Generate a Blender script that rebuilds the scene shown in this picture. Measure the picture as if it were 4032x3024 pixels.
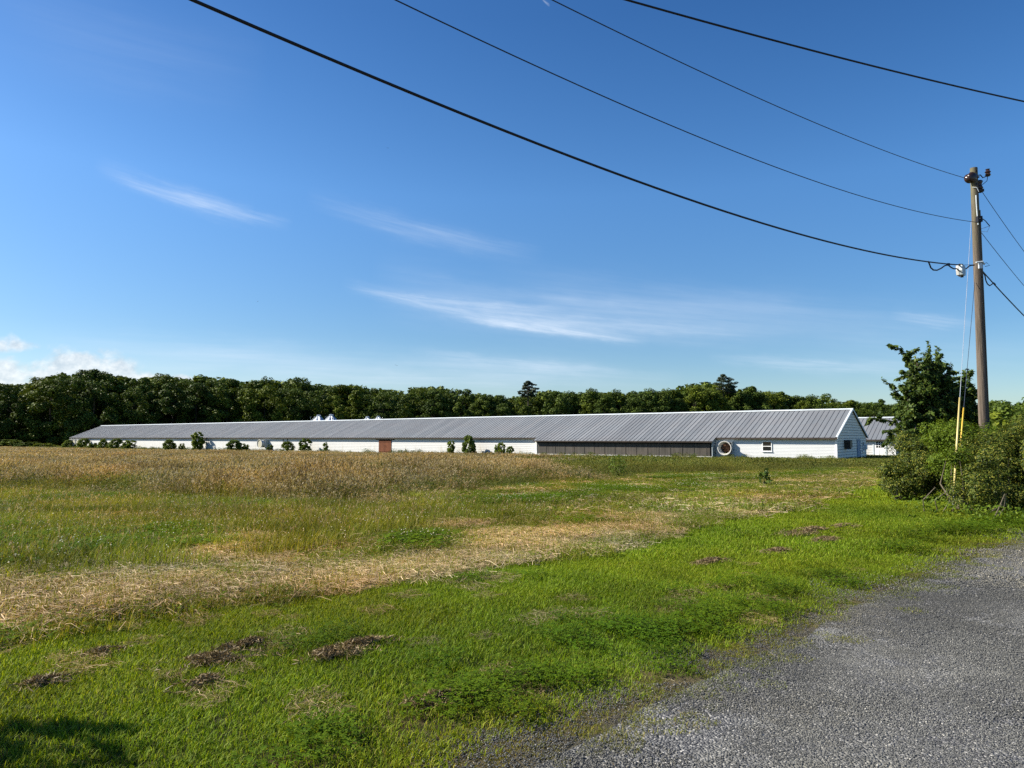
import bpy, math, random
import numpy as np
from mathutils import Vector, Matrix, Quaternion

for o in list(bpy.data.objects):
    bpy.data.objects.remove(o)
sc = bpy.context.scene
COL = sc.collection
R_ = math.radians

# ------------------------------------------------------------------ camera
FPX = 2800.0                                   # focal length in pixels of the 4032 px wide photograph
PITCH = math.atan(211 / FPX)
EYE = 1.6
cd = bpy.data.cameras.new('camera')
cam = bpy.data.objects.new('camera', cd)
COL.objects.link(cam)
cd.sensor_width = 36.0
cd.lens = FPX / 4032 * 36.0
cd.clip_start = 0.05
cd.clip_end = 6000
cam.location = (0, 0, EYE)
cam.rotation_euler = (math.pi / 2 + PITCH, 0, 0)
sc.camera = cam

# ------------------------------------------------------------------ sun, sky, exposure
SUN_EL = R_(37.0)
SUN_AZ = R_(-85.0)                             # measured clockwise from +Y
SDIR = Vector((math.sin(SUN_AZ) * math.cos(SUN_EL), math.cos(SUN_AZ) * math.cos(SUN_EL), math.sin(SUN_EL)))
sl = bpy.data.lights.new('sun', 'SUN')
sl.energy = 5.0
sl.angle = R_(0.5)
sl.color = (1.0, 0.93, 0.80)
so = bpy.data.objects.new('sun', sl)
COL.objects.link(so)
so.rotation_euler = SDIR.to_track_quat('Z', 'Y').to_euler()
sc.view_settings.view_transform = 'Standard'
sc.view_settings.look = 'None'
sc.view_settings.exposure = 1.0
sc.view_settings.gamma = 1.0
sc.cycles.use_denoising = False
sc.cycles.max_bounces = 6
sc.cycles.diffuse_bounces = 3
sc.cycles.glossy_bounces = 2
sc.cycles.transmission_bounces = 3
sc.cycles.transparent_max_bounces = 4


def px_ray(px, py):
    a = (px - 2016) / FPX
    b = (1512 - py) / FPX
    return np.array([a, math.cos(PITCH) - math.sin(PITCH) * b, math.sin(PITCH) + math.cos(PITCH) * b])


def at(px, py, depth):
    r = px_ray(px, py)
    return np.array([0, 0, EYE]) + r * depth / r[1]


def azel(px, py):
    r = px_ray(px, py)
    r = r / np.linalg.norm(r)
    return math.atan2(r[0], r[1]), math.asin(r[2])


class NT:
    """small node-tree writer"""
    def __init__(self, tree):
        self.t = tree
        self.n = tree.nodes
        self.l = tree.links

    def node(self, kind, **kw):
        nd = self.n.new(kind)
        for k, v in kw.items():
            setattr(nd, k, v)
        return nd

    def put(self, sock, v):
        if isinstance(v, bpy.types.NodeSocket):
            self.l.new(v, sock)
        elif isinstance(v, (tuple, list)) and len(v) == 3 and sock.type == 'RGBA':
            sock.default_value = (*v, 1)
        else:
            sock.default_value = v

    def m(self, op, a, b=None, c=None, clamp=False):
        nd = self.node('ShaderNodeMath', operation=op, use_clamp=clamp)
        self.put(nd.inputs[0], a)
        if b is not None:
            self.put(nd.inputs[1], b)
        if c is not None:
            self.put(nd.inputs[2], c)
        return nd.outputs[0]

    def mix(self, f, a, b, mode='MIX', clamp=True):
        nd = self.node('ShaderNodeMix', data_type='RGBA', blend_type=mode, clamp_factor=clamp)
        self.put(nd.inputs[0], f)
        self.put(nd.inputs[6], a)
        self.put(nd.inputs[7], b)
        return nd.outputs[2]

    def noise(self, vec, scale, detail=3.0, rough=0.55, dist=0.0):
        nd = self.node('ShaderNodeTexNoise')
        if vec is not None:
            self.l.new(vec, nd.inputs['Vector'])
        nd.inputs['Scale'].default_value = scale
        nd.inputs['Detail'].default_value = detail
        nd.inputs['Roughness'].default_value = rough
        nd.inputs['Distortion'].default_value = dist
        return nd.outputs['Fac']

    def rng(self, v, a, b, c=0.0, d=1.0, smooth=False):
        nd = self.node('ShaderNodeMapRange', clamp=True)
        if smooth:
            nd.interpolation_type = 'SMOOTHSTEP'
        self.put(nd.inputs[0], v)
        for i, x in enumerate((a, b, c, d)):
            nd.inputs[1 + i].default_value = x
        return nd.outputs[0]

    def ramp(self, v, stops):
        nd = self.node('ShaderNodeValToRGB')
        e = nd.color_ramp.elements
        while len(e) < len(stops):
            e.new(0.5)
        for i, (p, c) in enumerate(stops):
            e[i].position = p
            e[i].color = (*c, 1)
        self.put(nd.inputs[0], v)
        return nd.outputs[0]

    def xyz(self, x, y, z):
        nd = self.node('ShaderNodeCombineXYZ')
        for i, v in enumerate((x, y, z)):
            self.put(nd.inputs[i], v)
        return nd.outputs[0]

    def scale(self, vec, s, loc=(0, 0, 0), rot=(0, 0, 0)):
        nd = self.node('ShaderNodeMapping')
        self.l.new(vec, nd.inputs[0])
        nd.inputs[1].default_value = loc
        nd.inputs[2].default_value = rot
        nd.inputs[3].default_value = s
        return nd.outputs[0]


def build_world():
    w = bpy.data.worlds.new('World')
    sc.world = w
    w.use_nodes = True
    t = NT(w.node_tree)
    t.n.clear()
    sky = t.node('ShaderNodeTexSky', sky_type='NISHITA', sun_disc=False)
    sky.sun_elevation = SUN_EL
    sky.sun_rotation = SUN_AZ
    sky.altitude = 10
    sky.air_density = 1.0
    sky.dust_density = 0.35
    sky.ozone_density = 2.2
    gam = t.node('ShaderNodeHueSaturation')
    gam.inputs['Saturation'].default_value = 1.22
    gam.inputs['Value'].default_value = 0.083
    t.l.new(t.mix(1.0, sky.outputs[0], (.86, .93, 1.02), 'MULTIPLY', True), gam.inputs['Color'])
    tc = t.node('ShaderNodeTexCoord')
    sp = t.node('ShaderNodeSeparateXYZ')
    t.l.new(tc.outputs['Generated'], sp.inputs[0])
    az = t.m('ARCTAN2', sp.outputs[0], sp.outputs[1])
    el = t.m('ARCSINE', sp.outputs[2])
    # thinner glow near the ground and a deeper zenith than the plain model gives
    air = t.ramp(el, [(0, (.76, .76, .76)), (.14, (.76, .78, .79)), (.33, (.99, .97, .98)), (.55, (.72, .76, .84)), (1, (.66, .70, .80))])
    air = t.mix(1.0, air, t.ramp(t.m('MULTIPLY_ADD', az, .6, .5), [(.1, (1.14, 1.06, 1.02)), (.9, (.92, .95, .97))]), 'MULTIPLY')
    skyc = t.mix(1.0, gam.outputs[0], air, 'MULTIPLY')
    total = None
    # wisps of cirrus: each a soft streak between two directions in the sky, combed by stretched noise
    wisps = [((360, 675), (1150, 908), 24, .38, .5, 1), ((620, 745), (1000, 840), 22, .26, .3, 2),
             ((1200, 785), (2140, 1025), 36, .22, .25, 3), ((1340, 1135), (2560, 1355), 24, .46, .35, 4), ((1370, 1142), (2250, 1225), 13, .34, .2, 16), ((1500, 1165), (3100, 1335), 22, .26, .3, 17), ((1640, 1440), (2700, 1500), 34, .22, .1, 18), ((2500, 1180), (3900, 1300), 60, .14, .15, 19), ((900, 1470), (2200, 1510), 30, .22, -.1, 20),
             ((1700, 1235), (2560, 1352), 11, .40, .1, 5), ((1450, 1160), (3200, 1320), 80, .30, .3, 6),
             ((400, 1395), (2500, 1470), 60, .26, -.2, 7), ((1600, 1385), (2500, 1470), 18, .30, .2, 8),
             ((2780, 1412), (3650, 1460), 22, .34, .2, 9), ((100, 1375), (1400, 1420), 60, .24, .2, 10),
             ((3500, 1240), (3880, 1290), 18, .26, .2, 11), ((-100, 60), (1050, 340), 110, .07, .3, 12),
             ((1900, 1080), (3300, 1250), 60, .10, .2, 13), ((2133, -5), (2166, 24), 3, .4, 0, 14),
             ((3000, 1350), (4200, 1440), 90, .12, .1, 15)]
    for (p1, p2, wd, stg, cv, sd) in wisps:
        a1, e1 = azel(*p1)
        a2, e2 = azel(*p2)
        ca, ce = (a1 + a2) / 2, (e1 + e2) / 2
        ln = math.hypot(a2 - a1, e2 - e1) / 2
        th = math.atan2(e2 - e1, a2 - a1)
        b = wd / FPX
        da = t.m('SUBTRACT', az, ca)
        de = t.m('SUBTRACT', el, ce)
        u = t.m('MULTIPLY', t.m('ADD', t.m('MULTIPLY', da, math.cos(th)), t.m('MULTIPLY', de, math.sin(th))), 1 / ln)
        v = t.m('MULTIPLY', t.m('SUBTRACT', t.m('MULTIPLY', de, math.cos(th)), t.m('MULTIPLY', da, math.sin(th))), 1 / b)
        ar = ln / b
        n1 = t.noise(t.xyz(t.m('MULTIPLY', u, ar * .16), t.m('MULTIPLY', v, .55), sd * 7.3), 1.0, 4, .6)
        v2 = t.m('ADD', t.m('ADD', v, t.m('MULTIPLY', t.m('MULTIPLY', u, u), -cv * 2)), t.m('MULTIPLY', t.m('SUBTRACT', n1, .5), 2.4))
        g = t.m('EXPONENT', t.m('MULTIPLY', t.m('MULTIPLY', v2, v2), -1.0))
        cap = t.m('SUBTRACT', 1.0, t.m('MULTIPLY', u, u), clamp=True)
        n2 = t.noise(t.xyz(t.m('MULTIPLY', u, ar * .10), t.m('MULTIPLY', v, 1.9), sd * 3.1), 1.0, 5, .62)
        k = t.m('MULTIPLY', t.m('MULTIPLY', g, cap), t.rng(n2, .25, .75, .15, 1.0))
        k = t.m('MULTIPLY', k, stg)
        total = k if total is None else t.m('ADD', total, k)
    col = t.mix(t.m('MINIMUM', total, .8), skyc, (.435, .487, .557))
    # cumulus low on the left
    pos = t.xyz(t.m('MULTIPLY', az, 30.0), t.m('MULTIPLY', el, 34.0), 4.2)
    fb = t.noise(pos, 1.15, 7, .56, .25)
    fine = t.noise(pos, 2.6, 6, .6)
    cum = None
    for (cx, cy, rx, ry, s) in ((330, 1462, 135, 62, 1.0), (60, 1365, 130, 40, .62), (70, 1470, 260, 62, .8),
                                (560, 1502, 170, 30, .95), (720, 1500, 45, 26, .9), (200, 1400, 200, 50, .45)):
        a, e = azel(cx, cy)
        da = t.m('MULTIPLY', t.m('SUBTRACT', az, a), FPX / rx)
        de = t.m('MULTIPLY', t.m('SUBTRACT', el, e), FPX / ry)
        q = t.m('ADD', t.m('MULTIPLY', da, da), t.m('MULTIPLY', de, de))
        g = t.m('MULTIPLY', t.m('EXPONENT', t.m('MULTIPLY', q, -.55)), s)
        cum = g if cum is None else t.m('MAXIMUM', cum, g)
    dens = t.rng(t.m('ADD', cum, t.m('MULTIPLY', t.m('SUBTRACT', fb, .5), 1.5)), .36, .86, 0, 1, True)
    dens = t.m('MULTIPLY', dens, t.rng(cum, .05, .45, 0, .82))
    ccol = t.mix(t.rng(fine, .35, .65), (.32, .365, .41), (.505, .52, .53))
    col = t.mix(dens, col, ccol)
    bg = t.node('ShaderNodeBackground')
    t.l.new(col, bg.inputs[0])
    bg.inputs[1].default_value = 1.0
    out = t.node('ShaderNodeOutputWorld')
    t.l.new(bg.outputs[0], out.inputs[0])
    w.cycles.sampling_method = 'MANUAL'
    w.cycles.sample_map_resolution = 512


build_world()

# ------------------------------------------------------------------ helpers: tags, meshes


def tag(o, label=None, cat=None, group=None, kind=None):
    if label:
        o['label'] = label
    if cat:
        o['category'] = cat
    if group:
        o['group'] = group
    if kind:
        o['kind'] = kind
    return o


def empty(name, loc, rz=0.0, label=None, cat=None, group=None):
    o = bpy.data.objects.new(name, None)
    COL.objects.link(o)
    o.empty_display_size = .2
    o.location = loc
    o.rotation_euler = (0, 0, rz)
    return tag(o, label, cat, group)


def np_mesh(name, V, quads=None, tris=None, mat=None, smooth=False):
    me = bpy.data.meshes.new(name)
    V = np.asarray(V, dtype=np.float32)
    parts, starts, tot = [], [], 0
    for f, k in ((quads, 4), (tris, 3)):
        if f is not None and len(f):
            f = np.asarray(f, dtype=np.int32)
            parts.append(f.ravel())
            starts.append(np.arange(len(f), dtype=np.int32) * k + tot)
            tot += len(f) * k
    idx = np.concatenate(parts)
    st = np.concatenate(starts)
    me.vertices.add(len(V))
    me.vertices.foreach_set('co', V.ravel())
    me.loops.add(len(idx))
    me.loops.foreach_set('vertex_index', idx)
    me.polygons.add(len(st))
    me.polygons.foreach_set('loop_start', st)
    if smooth:
        me.polygons.foreach_set('use_smooth', np.ones(len(st), dtype=bool))
    me.update(calc_edges=True)
    me.validate()
    if mat:
        me.materials.append(mat)
    return me


def obj(name, me, parent=None, loc=None):
    o = bpy.data.objects.new(name, me)
    COL.objects.link(o)
    if parent:
        o.parent = parent
    if loc is not None:
        o.location = loc
    return o


class MB:
    """collects simple solids into one mesh"""
    def __init__(self):
        self.v, self.f = [], []

    def poly(self, pts):
        b = len(self.v)
        self.v += [tuple(map(float, p)) for p in pts]
        self.f.append(tuple(range(b, b + len(pts))))

    def box(self, x0, x1, y0, y1, z0, z1):
        b = len(self.v)
        self.v += [(x, y, z) for z in (z0, z1) for (x, y) in ((x0, y0), (x1, y0), (x1, y1), (x0, y1))]
        for q in ((0, 3, 2, 1), (4, 5, 6, 7), (0, 1, 5, 4), (1, 2, 6, 5), (2, 3, 7, 6), (3, 0, 4, 7)):
            self.f.append(tuple(b + i for i in q))
        return self

    def prism(self, pts, off):
        """a planar polygon pushed along the vector off"""
        b = len(self.v)
        n = len(pts)
        self.v += [tuple(map(float, p)) for p in pts]
        self.v += [tuple(float(p[i] + off[i]) for i in range(3)) for p in pts]
        self.f.append(tuple(range(b + n - 1, b - 1, -1)))
        self.f.append(tuple(range(b + n, b + 2 * n)))
        for i in range(n):
            j = (i + 1) % n
            self.f.append((b + i, b + j, b + n + j, b + n + i))
        return self

    def tube(self, path, rad, n=8, cap=True):
        path = [Vector(p) for p in path]
        if not hasattr(rad, '__len__'):
            rad = [rad] * len(path)
        b = len(self.v)
        ref = None
        for i, p in enumerate(path):
            d = (path[min(i + 1, len(path) - 1)] - path[max(i - 1, 0)]).normalized()
            if ref is None:
                ref = Vector((0, 0, 1)) if abs(d.z) < .9 else Vector((1, 0, 0))
            a = d.cross(ref).normalized()
            c = a.cross(d).normalized()
            ref = c
            for k in range(n):
                t = 2 * math.pi * k / n
                self.v.append(tuple(p + (a * math.cos(t) + c * math.sin(t)) * rad[i]))
        for i in range(len(path) - 1):
            for k in range(n):
                k2 = (k + 1) % n
                self.f.append((b + i * n + k, b + i * n + k2, b + (i + 1) * n + k2, b + (i + 1) * n + k))
        if cap:
            self.f.append(tuple(b + k for k in range(n)))
            e = b + (len(path) - 1) * n
            self.f.append(tuple(e + n - 1 - k for k in range(n)))
        return self

    def lathe(self, prof, n=24, c=(0, 0, 0), ax='z'):
        """profile of (radius, height) turned about an axis"""
        b = len(self.v)
        for (r, h) in prof:
            for k in range(n):
                t = 2 * math.pi * k / n
                p = (r * math.cos(t), r * math.sin(t), h)
                if ax == 'y':
                    p = (p[0], p[2], p[1])
                if ax == 'x':
                    p = (p[2], p[0], p[1])
                self.v.append((p[0] + c[0], p[1] + c[1], p[2] + c[2]))
        for i in range(len(prof) - 1):
            for k in range(n):
                k2 = (k + 1) % n
                self.f.append((b + i * n + k, b + i * n + k2, b + (i + 1) * n + k2, b + (i + 1) * n + k))
        return self

    def build(self, name, mat, parent=None, loc=None, smooth=False):
        me = bpy.data.meshes.new(name)
        me.from_pydata(self.v, [], self.f)
        me.update()
        if smooth:
            me.polygons.foreach_set('use_smooth', np.ones(len(me.polygons), dtype=bool))
        me.materials.append(mat)
        return obj(name, me, parent, loc)


# ------------------------------------------------------------------ materials


def new_mat(name):
    m = bpy.data.materials.new(name)
    m.use_nodes = True
    t = NT(m.node_tree)
    t.n.clear()
    out = t.node('ShaderNodeOutputMaterial')
    return m, t, out


def principled(t, out, col, rough=.7, metal=0.0, spec=.3, normal=None):
    b = t.node('ShaderNodeBsdfPrincipled')
    t.put(b.inputs['Base Color'], col)
    t.put(b.inputs['Roughness'], rough)
    b.inputs['Metallic'].default_value = metal
    b.inputs['Specular IOR Level'].default_value = spec
    if normal is not None:
        t.l.new(normal, b.inputs['Normal'])
    t.l.new(b.outputs[0], out.inputs[0])
    return b


def mat_plain(name, col, rough=.7, metal=0.0, spec=.3, var=.18, scale=3.0):
    m, t, out = new_mat(name)
    tc = t.node('ShaderNodeTexCoord')
    n = t.noise(tc.outputs['Object'], scale, 5, .6)
    c = t.mix(t.rng(n, .25, .75), tuple(x * (1 - var) for x in col), tuple(min(1, x * (1 + var)) for x in col))
    principled(t, out, c, rough, metal, spec)
    return m


def mat_foliage(name, cols, trans=.3, inst=False, rough=.55, spec=.25, posvar=None):
    """leaf and blade material; cols = ramp over the per-leaf random number"""
    m, t, out = new_mat(name)
    g = t.node('ShaderNodeNewGeometry')
    rnd = g.outputs['Random Per Island']
    k = len(cols)
    c = t.ramp(rnd, [(i / max(1, k - 1), cols[i]) for i in range(k)])
    if inst:
        a = t.node('ShaderNodeAttribute', attribute_type='INSTANCER', attribute_name='tint')
        c = t.mix(1.0, c, a.outputs['Color'], 'MULTIPLY')
    if posvar:
        oi = t.node('ShaderNodeObjectInfo')
        c = t.mix(1.0, c, t.ramp(oi.outputs['Random'], posvar), 'MULTIPLY')
        nz = t.noise(g.outputs['Position'], .35, 3, .6)
        c = t.mix(1.0, c, t.ramp(nz, [(.3, (.65, .66, .7)), (.7, (1.35, 1.28, .95))]), 'MULTIPLY')
    b = t.node('ShaderNodeBsdfPrincipled')
    t.put(b.inputs['Base Color'], c)
    b.inputs['Roughness'].default_value = rough
    b.inputs['Specular IOR Level'].default_value = spec
    tr = t.node('ShaderNodeBsdfTranslucent')
    t.put(tr.inputs[0], t.mix(1.0, c, (1.25, 1.15, .55), 'MULTIPLY'))
    mx = t.node('ShaderNodeMixShader')
    mx.inputs[0].default_value = trans
    t.l.new(b.outputs[0], mx.inputs[1])
    t.l.new(tr.outputs[0], mx.inputs[2])
    t.l.new(mx.outputs[0], out.inputs[0])
    return m


def mat_bark(name, c1, c2, sx=14, sz=1.2):
    m, t, out = new_mat(name)
    tc = t.node('ShaderNodeTexCoord')
    v = t.scale(tc.outputs['Object'], (sx, sx, sz))
    n = t.noise(v, 1.0, 6, .65, .6)
    n2 = t.noise(tc.outputs['Object'], 2.2, 3)
    c = t.mix(t.rng(n, .3, .7), c1, c2)
    c = t.mix(t.rng(n2, .45, .7, 0, .5), c, tuple(x * .55 for x in c1))
    bp = t.node('ShaderNodeBump')
    bp.inputs['Strength'].default_value = .6
    bp.inputs['Distance'].default_value = .03
    t.l.new(n, bp.inputs['Height'])
    principled(t, out, c, .9, 0, .15, bp.outputs[0])
    return m


M = {}
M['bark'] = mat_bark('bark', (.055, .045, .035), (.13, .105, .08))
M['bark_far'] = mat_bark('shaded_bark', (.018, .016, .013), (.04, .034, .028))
M['stem'] = mat_bark('stem_bark', (.10, .085, .06), (.20, .17, .12), 30, 4)


def mat_siding(name, base, dirt, z_dirt, amount):
    """painted boards: chalky white, grime streaks, stains towards worn patches"""
    m, t, out = new_mat(name)
    tc = t.node('ShaderNodeTexCoord')
    o = tc.outputs['Object']
    sp = t.node('ShaderNodeSeparateXYZ')
    t.l.new(o, sp.inputs[0])
    n1 = t.noise(t.scale(o, (.55, .55, 2.0)), 1.0, 5, .6)
    n2 = t.noise(t.scale(o, (3.5, 3.5, .5)), 1.0, 5, .7)
    n3 = t.noise(t.scale(o, (.12, .12, .12)), 1.0, 2, .5)
    peel = t.noise(t.scale(o, (2.2, 2.2, 6.0)), 1.0, 6, .7, .4)
    low = t.rng(sp.outputs[2], z_dirt, .1, 0, 1)
    c = t.mix(t.rng(n1, .35, .7, 0, .35), base, tuple(x * .86 for x in base))
    c = t.mix(t.m('MULTIPLY', t.rng(n2, .52, .68), t.m('MULTIPLY', low, amount)), c, dirt)
    # peeled and rust-stained patches on some stretches of wall
    msk = t.m('MULTIPLY', t.rng(peel, .56, .64), t.m('MULTIPLY', t.rng(n3, .50, .62), t.m('MULTIPLY', low, amount)))
    c = t.mix(msk, c, (.42, .40, .36))
    msk2 = t.m('MULTIPLY', t.rng(n2, .42, .36), t.m('MULTIPLY', t.rng(n3, .50, .60), t.m('MULTIPLY', low, amount * .8)))
    c = t.mix(msk2, c, (.60, .70, .76))
    principled(t, out, c, .75, 0, .25)
    return m


M['siding'] = mat_siding('white_siding', (.62, .62, .605), (.42, .37, .27), 1.25, 1.0)
M['siding_clean'] = mat_siding('white_vinyl', (.62, .63, .63), (.40, .38, .33), .75, .5)
M['siding_gable'] = mat_siding('gable_boards', (.88, .79, .66), (.50, .46, .38), .9, .5)
M['white'] = mat_plain('white_trim', (.78, .78, .76), .6)
M['pale_trim'] = mat_plain('pale_metal_trim', (.55, .60, .62), .5, 0, .4)
M['dark_gap'] = mat_plain('dark_gap', (.02, .02, .02), .9)
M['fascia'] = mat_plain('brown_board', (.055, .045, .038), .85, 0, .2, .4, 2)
M['glass'] = mat_plain('dark_glass', (.012, .014, .017), .08, 0, .6)
M['black'] = mat_plain('black_rubber', (.012, .012, .013), .6)
M['ac'] = mat_plain('black_metal', (.02, .02, .022), .5, 0, .4)
M['bluegrey'] = mat_plain('blue_grey_paint', (.20, .27, .36), .6)
M['galv'] = mat_plain('galvanised', (.42, .46, .50), .38, .55, .5, .14, 1.5)
M['steel_dark'] = mat_plain('rusty_steel', (.16, .085, .05), .8, 0, .3, .35, 6)
M['fibreglass'] = mat_plain('fibreglass_white', (.52, .51, .48), .5, 0, .4, .1)
M['fan_box'] = mat_plain('fan_box_grey', (.34, .39, .41), .5, .2, .4)
M['shutter'] = mat_plain('dusty_shutter', (.46, .43, .33), .8, 0, .2, .2, 4)
M['yellow'] = mat_plain('yellow_plastic', (.78, .50, .07), .5, 0, .4, .08)
M['pale_yellow'] = mat_plain('faded_yellow_plastic', (.62, .50, .20), .5, 0, .4, .08)
M['wire'] = mat_plain('black_cable', (.010, .010, .014), .55, 0, .3)
M['wire_thin'] = mat_plain('dull_wire', (.018, .03, .055), .5, .2, .4)
M['wire_steel'] = mat_plain('steel_strand', (.45, .48, .52), .4, .6, .5)
M['insul'] = mat_plain('brown_glaze', (.035, .018, .014), .25, 0, .5)
M['bird'] = mat_plain('grey_feathers', (.12, .12, .13), .8)


def mat_roof():
    m, t, out = new_mat('weathered_roof_metal')
    tc = t.node('ShaderNodeTexCoord')
    o = tc.outputs['Object']
    n1 = t.noise(t.scale(o, (2.2, .18, .18)), 1.0, 4, .6)
    n2 = t.noise(t.scale(o, (.25, .6, .6)), 1.0, 5, .6)
    n3 = t.noise(o, 14.0, 3, .7)
    c = t.mix(t.rng(n1, .3, .7), (.185, .20, .213), (.26, .277, .291))
    c = t.mix(t.rng(n2, .4, .7, 0, .5), c, (.23, .22, .22))
    n4 = t.noise(t.scale(o, (1.1, .10, .10)), 1.0, 5, .7)
    sx = t.node('ShaderNodeSeparateXYZ')
    t.l.new(o, sx.inputs[0])
    wn = t.node('ShaderNodeTexWhiteNoise', noise_dimensions='1D')
    t.l.new(t.m('FLOOR', t.m('MULTIPLY', sx.outputs[0], 1 / .914)), wn.inputs['W'])
    c = t.mix(1.0, c, t.ramp(wn.outputs[0], [(0, (.86, .87, .88)), (1, (1.12, 1.11, 1.10))]), 'MULTIPLY')
    c = t.mix(t.rng(n4, .58, .72, 0, .5), c, (.175, .145, .12))
    c = t.mix(t.rng(n3, .35, .65, 0, .35), c, (.15, .155, .16))
    principled(t, out, c, .55, .25, .35)
    return m


M['roof'] = mat_roof()
M['rib'] = mat_plain('shaded_rib', (.145, .152, .158), .7, .1, .3, .3, 4)  # roof grey darkened to paint in the shadow lines along the ribs


def mat_curtain():
    m, t, out = new_mat('dark_curtain')
    tc = t.node('ShaderNodeTexCoord')
    o = tc.outputs['Object']
    n = t.noise(t.scale(o, (5.0, 5.0, .35)), 1.0, 5, .65)
    n2 = t.noise(t.scale(o, (.5, .5, .8)), 1.0, 4, .6)
    c = t.mix(t.rng(n, .35, .7), (.052, .047, .040), (.098, .090, .078))
    c = t.mix(t.rng(n2, .5, .75, 0, .5), c, (.14, .11, .09))
    principled(t, out, c, .85, 0, .2)
    return m


M['curtain'] = mat_curtain()


def mat_wood_red():
    m, t, out = new_mat('red_brown_planks')
    tc = t.node('ShaderNodeTexCoord')
    o = tc.outputs['Object']
    n = t.noise(t.scale(o, (9.0, 9.0, .8)), 1.0, 5, .65)
    c = t.mix(t.rng(n, .3, .7), (.095, .032, .016), (.20, .072, .032))
    principled(t, out, c, .8, 0, .2)
    return m


M['red_wood'] = mat_wood_red()


def mat_pole():
    m, t, out = new_mat('old_pole_wood')
    tc = t.node('ShaderNodeTexCoord')
    o = tc.outputs['Object']
    n = t.noise(t.scale(o, (26, 26, 1.1)), 1.0, 6, .7, 1.0)
    n2 = t.noise(t.scale(o, (3, 3, 1.6)), 1.0, 4, .6)
    sp = t.node('ShaderNodeSeparateXYZ')
    t.l.new(o, sp.inputs[0])
    c = t.mix(t.rng(n, .3, .68), (.040, .031, .024), (.19, .155, .12))
    c = t.mix(t.rng(n2, .45, .65, 0, .6), c, (.13, .10, .08))
    up = t.rng(sp.outputs[2], 6.2, 8.0, 0, .55)
    c = t.mix(t.m('MULTIPLY', up, t.rng(n2, .35, .6)), c, (.15, .16, .07))
    bp = t.node('ShaderNodeBump')
    bp.inputs['Strength'].default_value = .8
    bp.inputs['Distance'].default_value = .02
    t.l.new(n, bp.inputs['Height'])
    principled(t, out, c, .9, 0, .15, bp.outputs[0])
    return m


M['pole'] = mat_pole()

# ------------------------------------------------------------------ terrain
SQ = math.sqrt(.5)


def ss(a, b, x):
    t = np.clip((x - a) / (b - a), 0, 1)
    return t * t * (3 - 2 * t)


def sd_of(x, y):
    return (x + y) * SQ, (y - x) * SQ


def hash2(ix, iy, seed):
    h = (ix.astype(np.int64) * 374761393 + iy.astype(np.int64) * 668265263 + seed * 982451653) & 0x7fffffff
    h = (h ^ (h >> 13)) * 1274126177 & 0x7fffffff
    h = h ^ (h >> 16)
    return (h & 0xffff) / 65535.0


def vnoise(x, y, seed=0):
    ix, iy = np.floor(x), np.floor(y)
    fx, fy = x - ix, y - iy
    fx, fy = fx * fx * (3 - 2 * fx), fy * fy * (3 - 2 * fy)
    a, b = hash2(ix, iy, seed), hash2(ix + 1, iy, seed)
    c, d = hash2(ix, iy + 1, seed), hash2(ix + 1, iy + 1, seed)
    return (a * (1 - fx) + b * fx) * (1 - fy) + (c * (1 - fx) + d * fx) * fy


def fbm(x, y, seed=0, o=4):
    s, a, t = 0, .5, 0
    for i in range(o):
        s = s + a * vnoise(x * 2 ** i, y * 2 ** i, seed + i * 17)
        t += a
        a *= .5
    return s / t


def road_edge(s):
    return np.interp(s, [-30, 2.3, 8.8, 14.3, 29, 60, 120], [2.55, 2.60, 2.66, 2.40, .95, -3.8, -14])


def lawn_edge(s):
    return np.interp(s, [-20, 1.2, 3.5, 6.4, 9.5, 13.3, 20, 27.3, 33, 45], [7.4, 6.86, 6.58, 6.36, 6.5, 6.95, 7.9, 9.3, 10.4, 11.5])


def tall_edge(s):
    return np.interp(s, [-60, -6, 0, 5.4, 8.6, 9.7, 11, 14.8, 21, 31, 44.6, 60, 100],
                     [40, 36, 34, 31, 26, 19.5, 16.6, 18.6, 20.6, 20.2, 15.5, 13, 10])


def height(x, y):
    x, y = np.asarray(x, float), np.asarray(y, float)
    s, d = sd_of(x, y)
    dd = d - road_edge(s)
    z = -.35 * ss(2, 21, dd) - .2 * ss(62, 85, y)
    z = z + (.10 * (fbm(x * .35, y * .35, 5, 3) - .5)) * ss(.2, 3, dd) * (1 - ss(40, 60, y))
    z = z + .03 * (fbm(x * 1.7, y * 1.7, 9, 2) - .5) * ss(.1, 1.5, dd)
    return z


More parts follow.
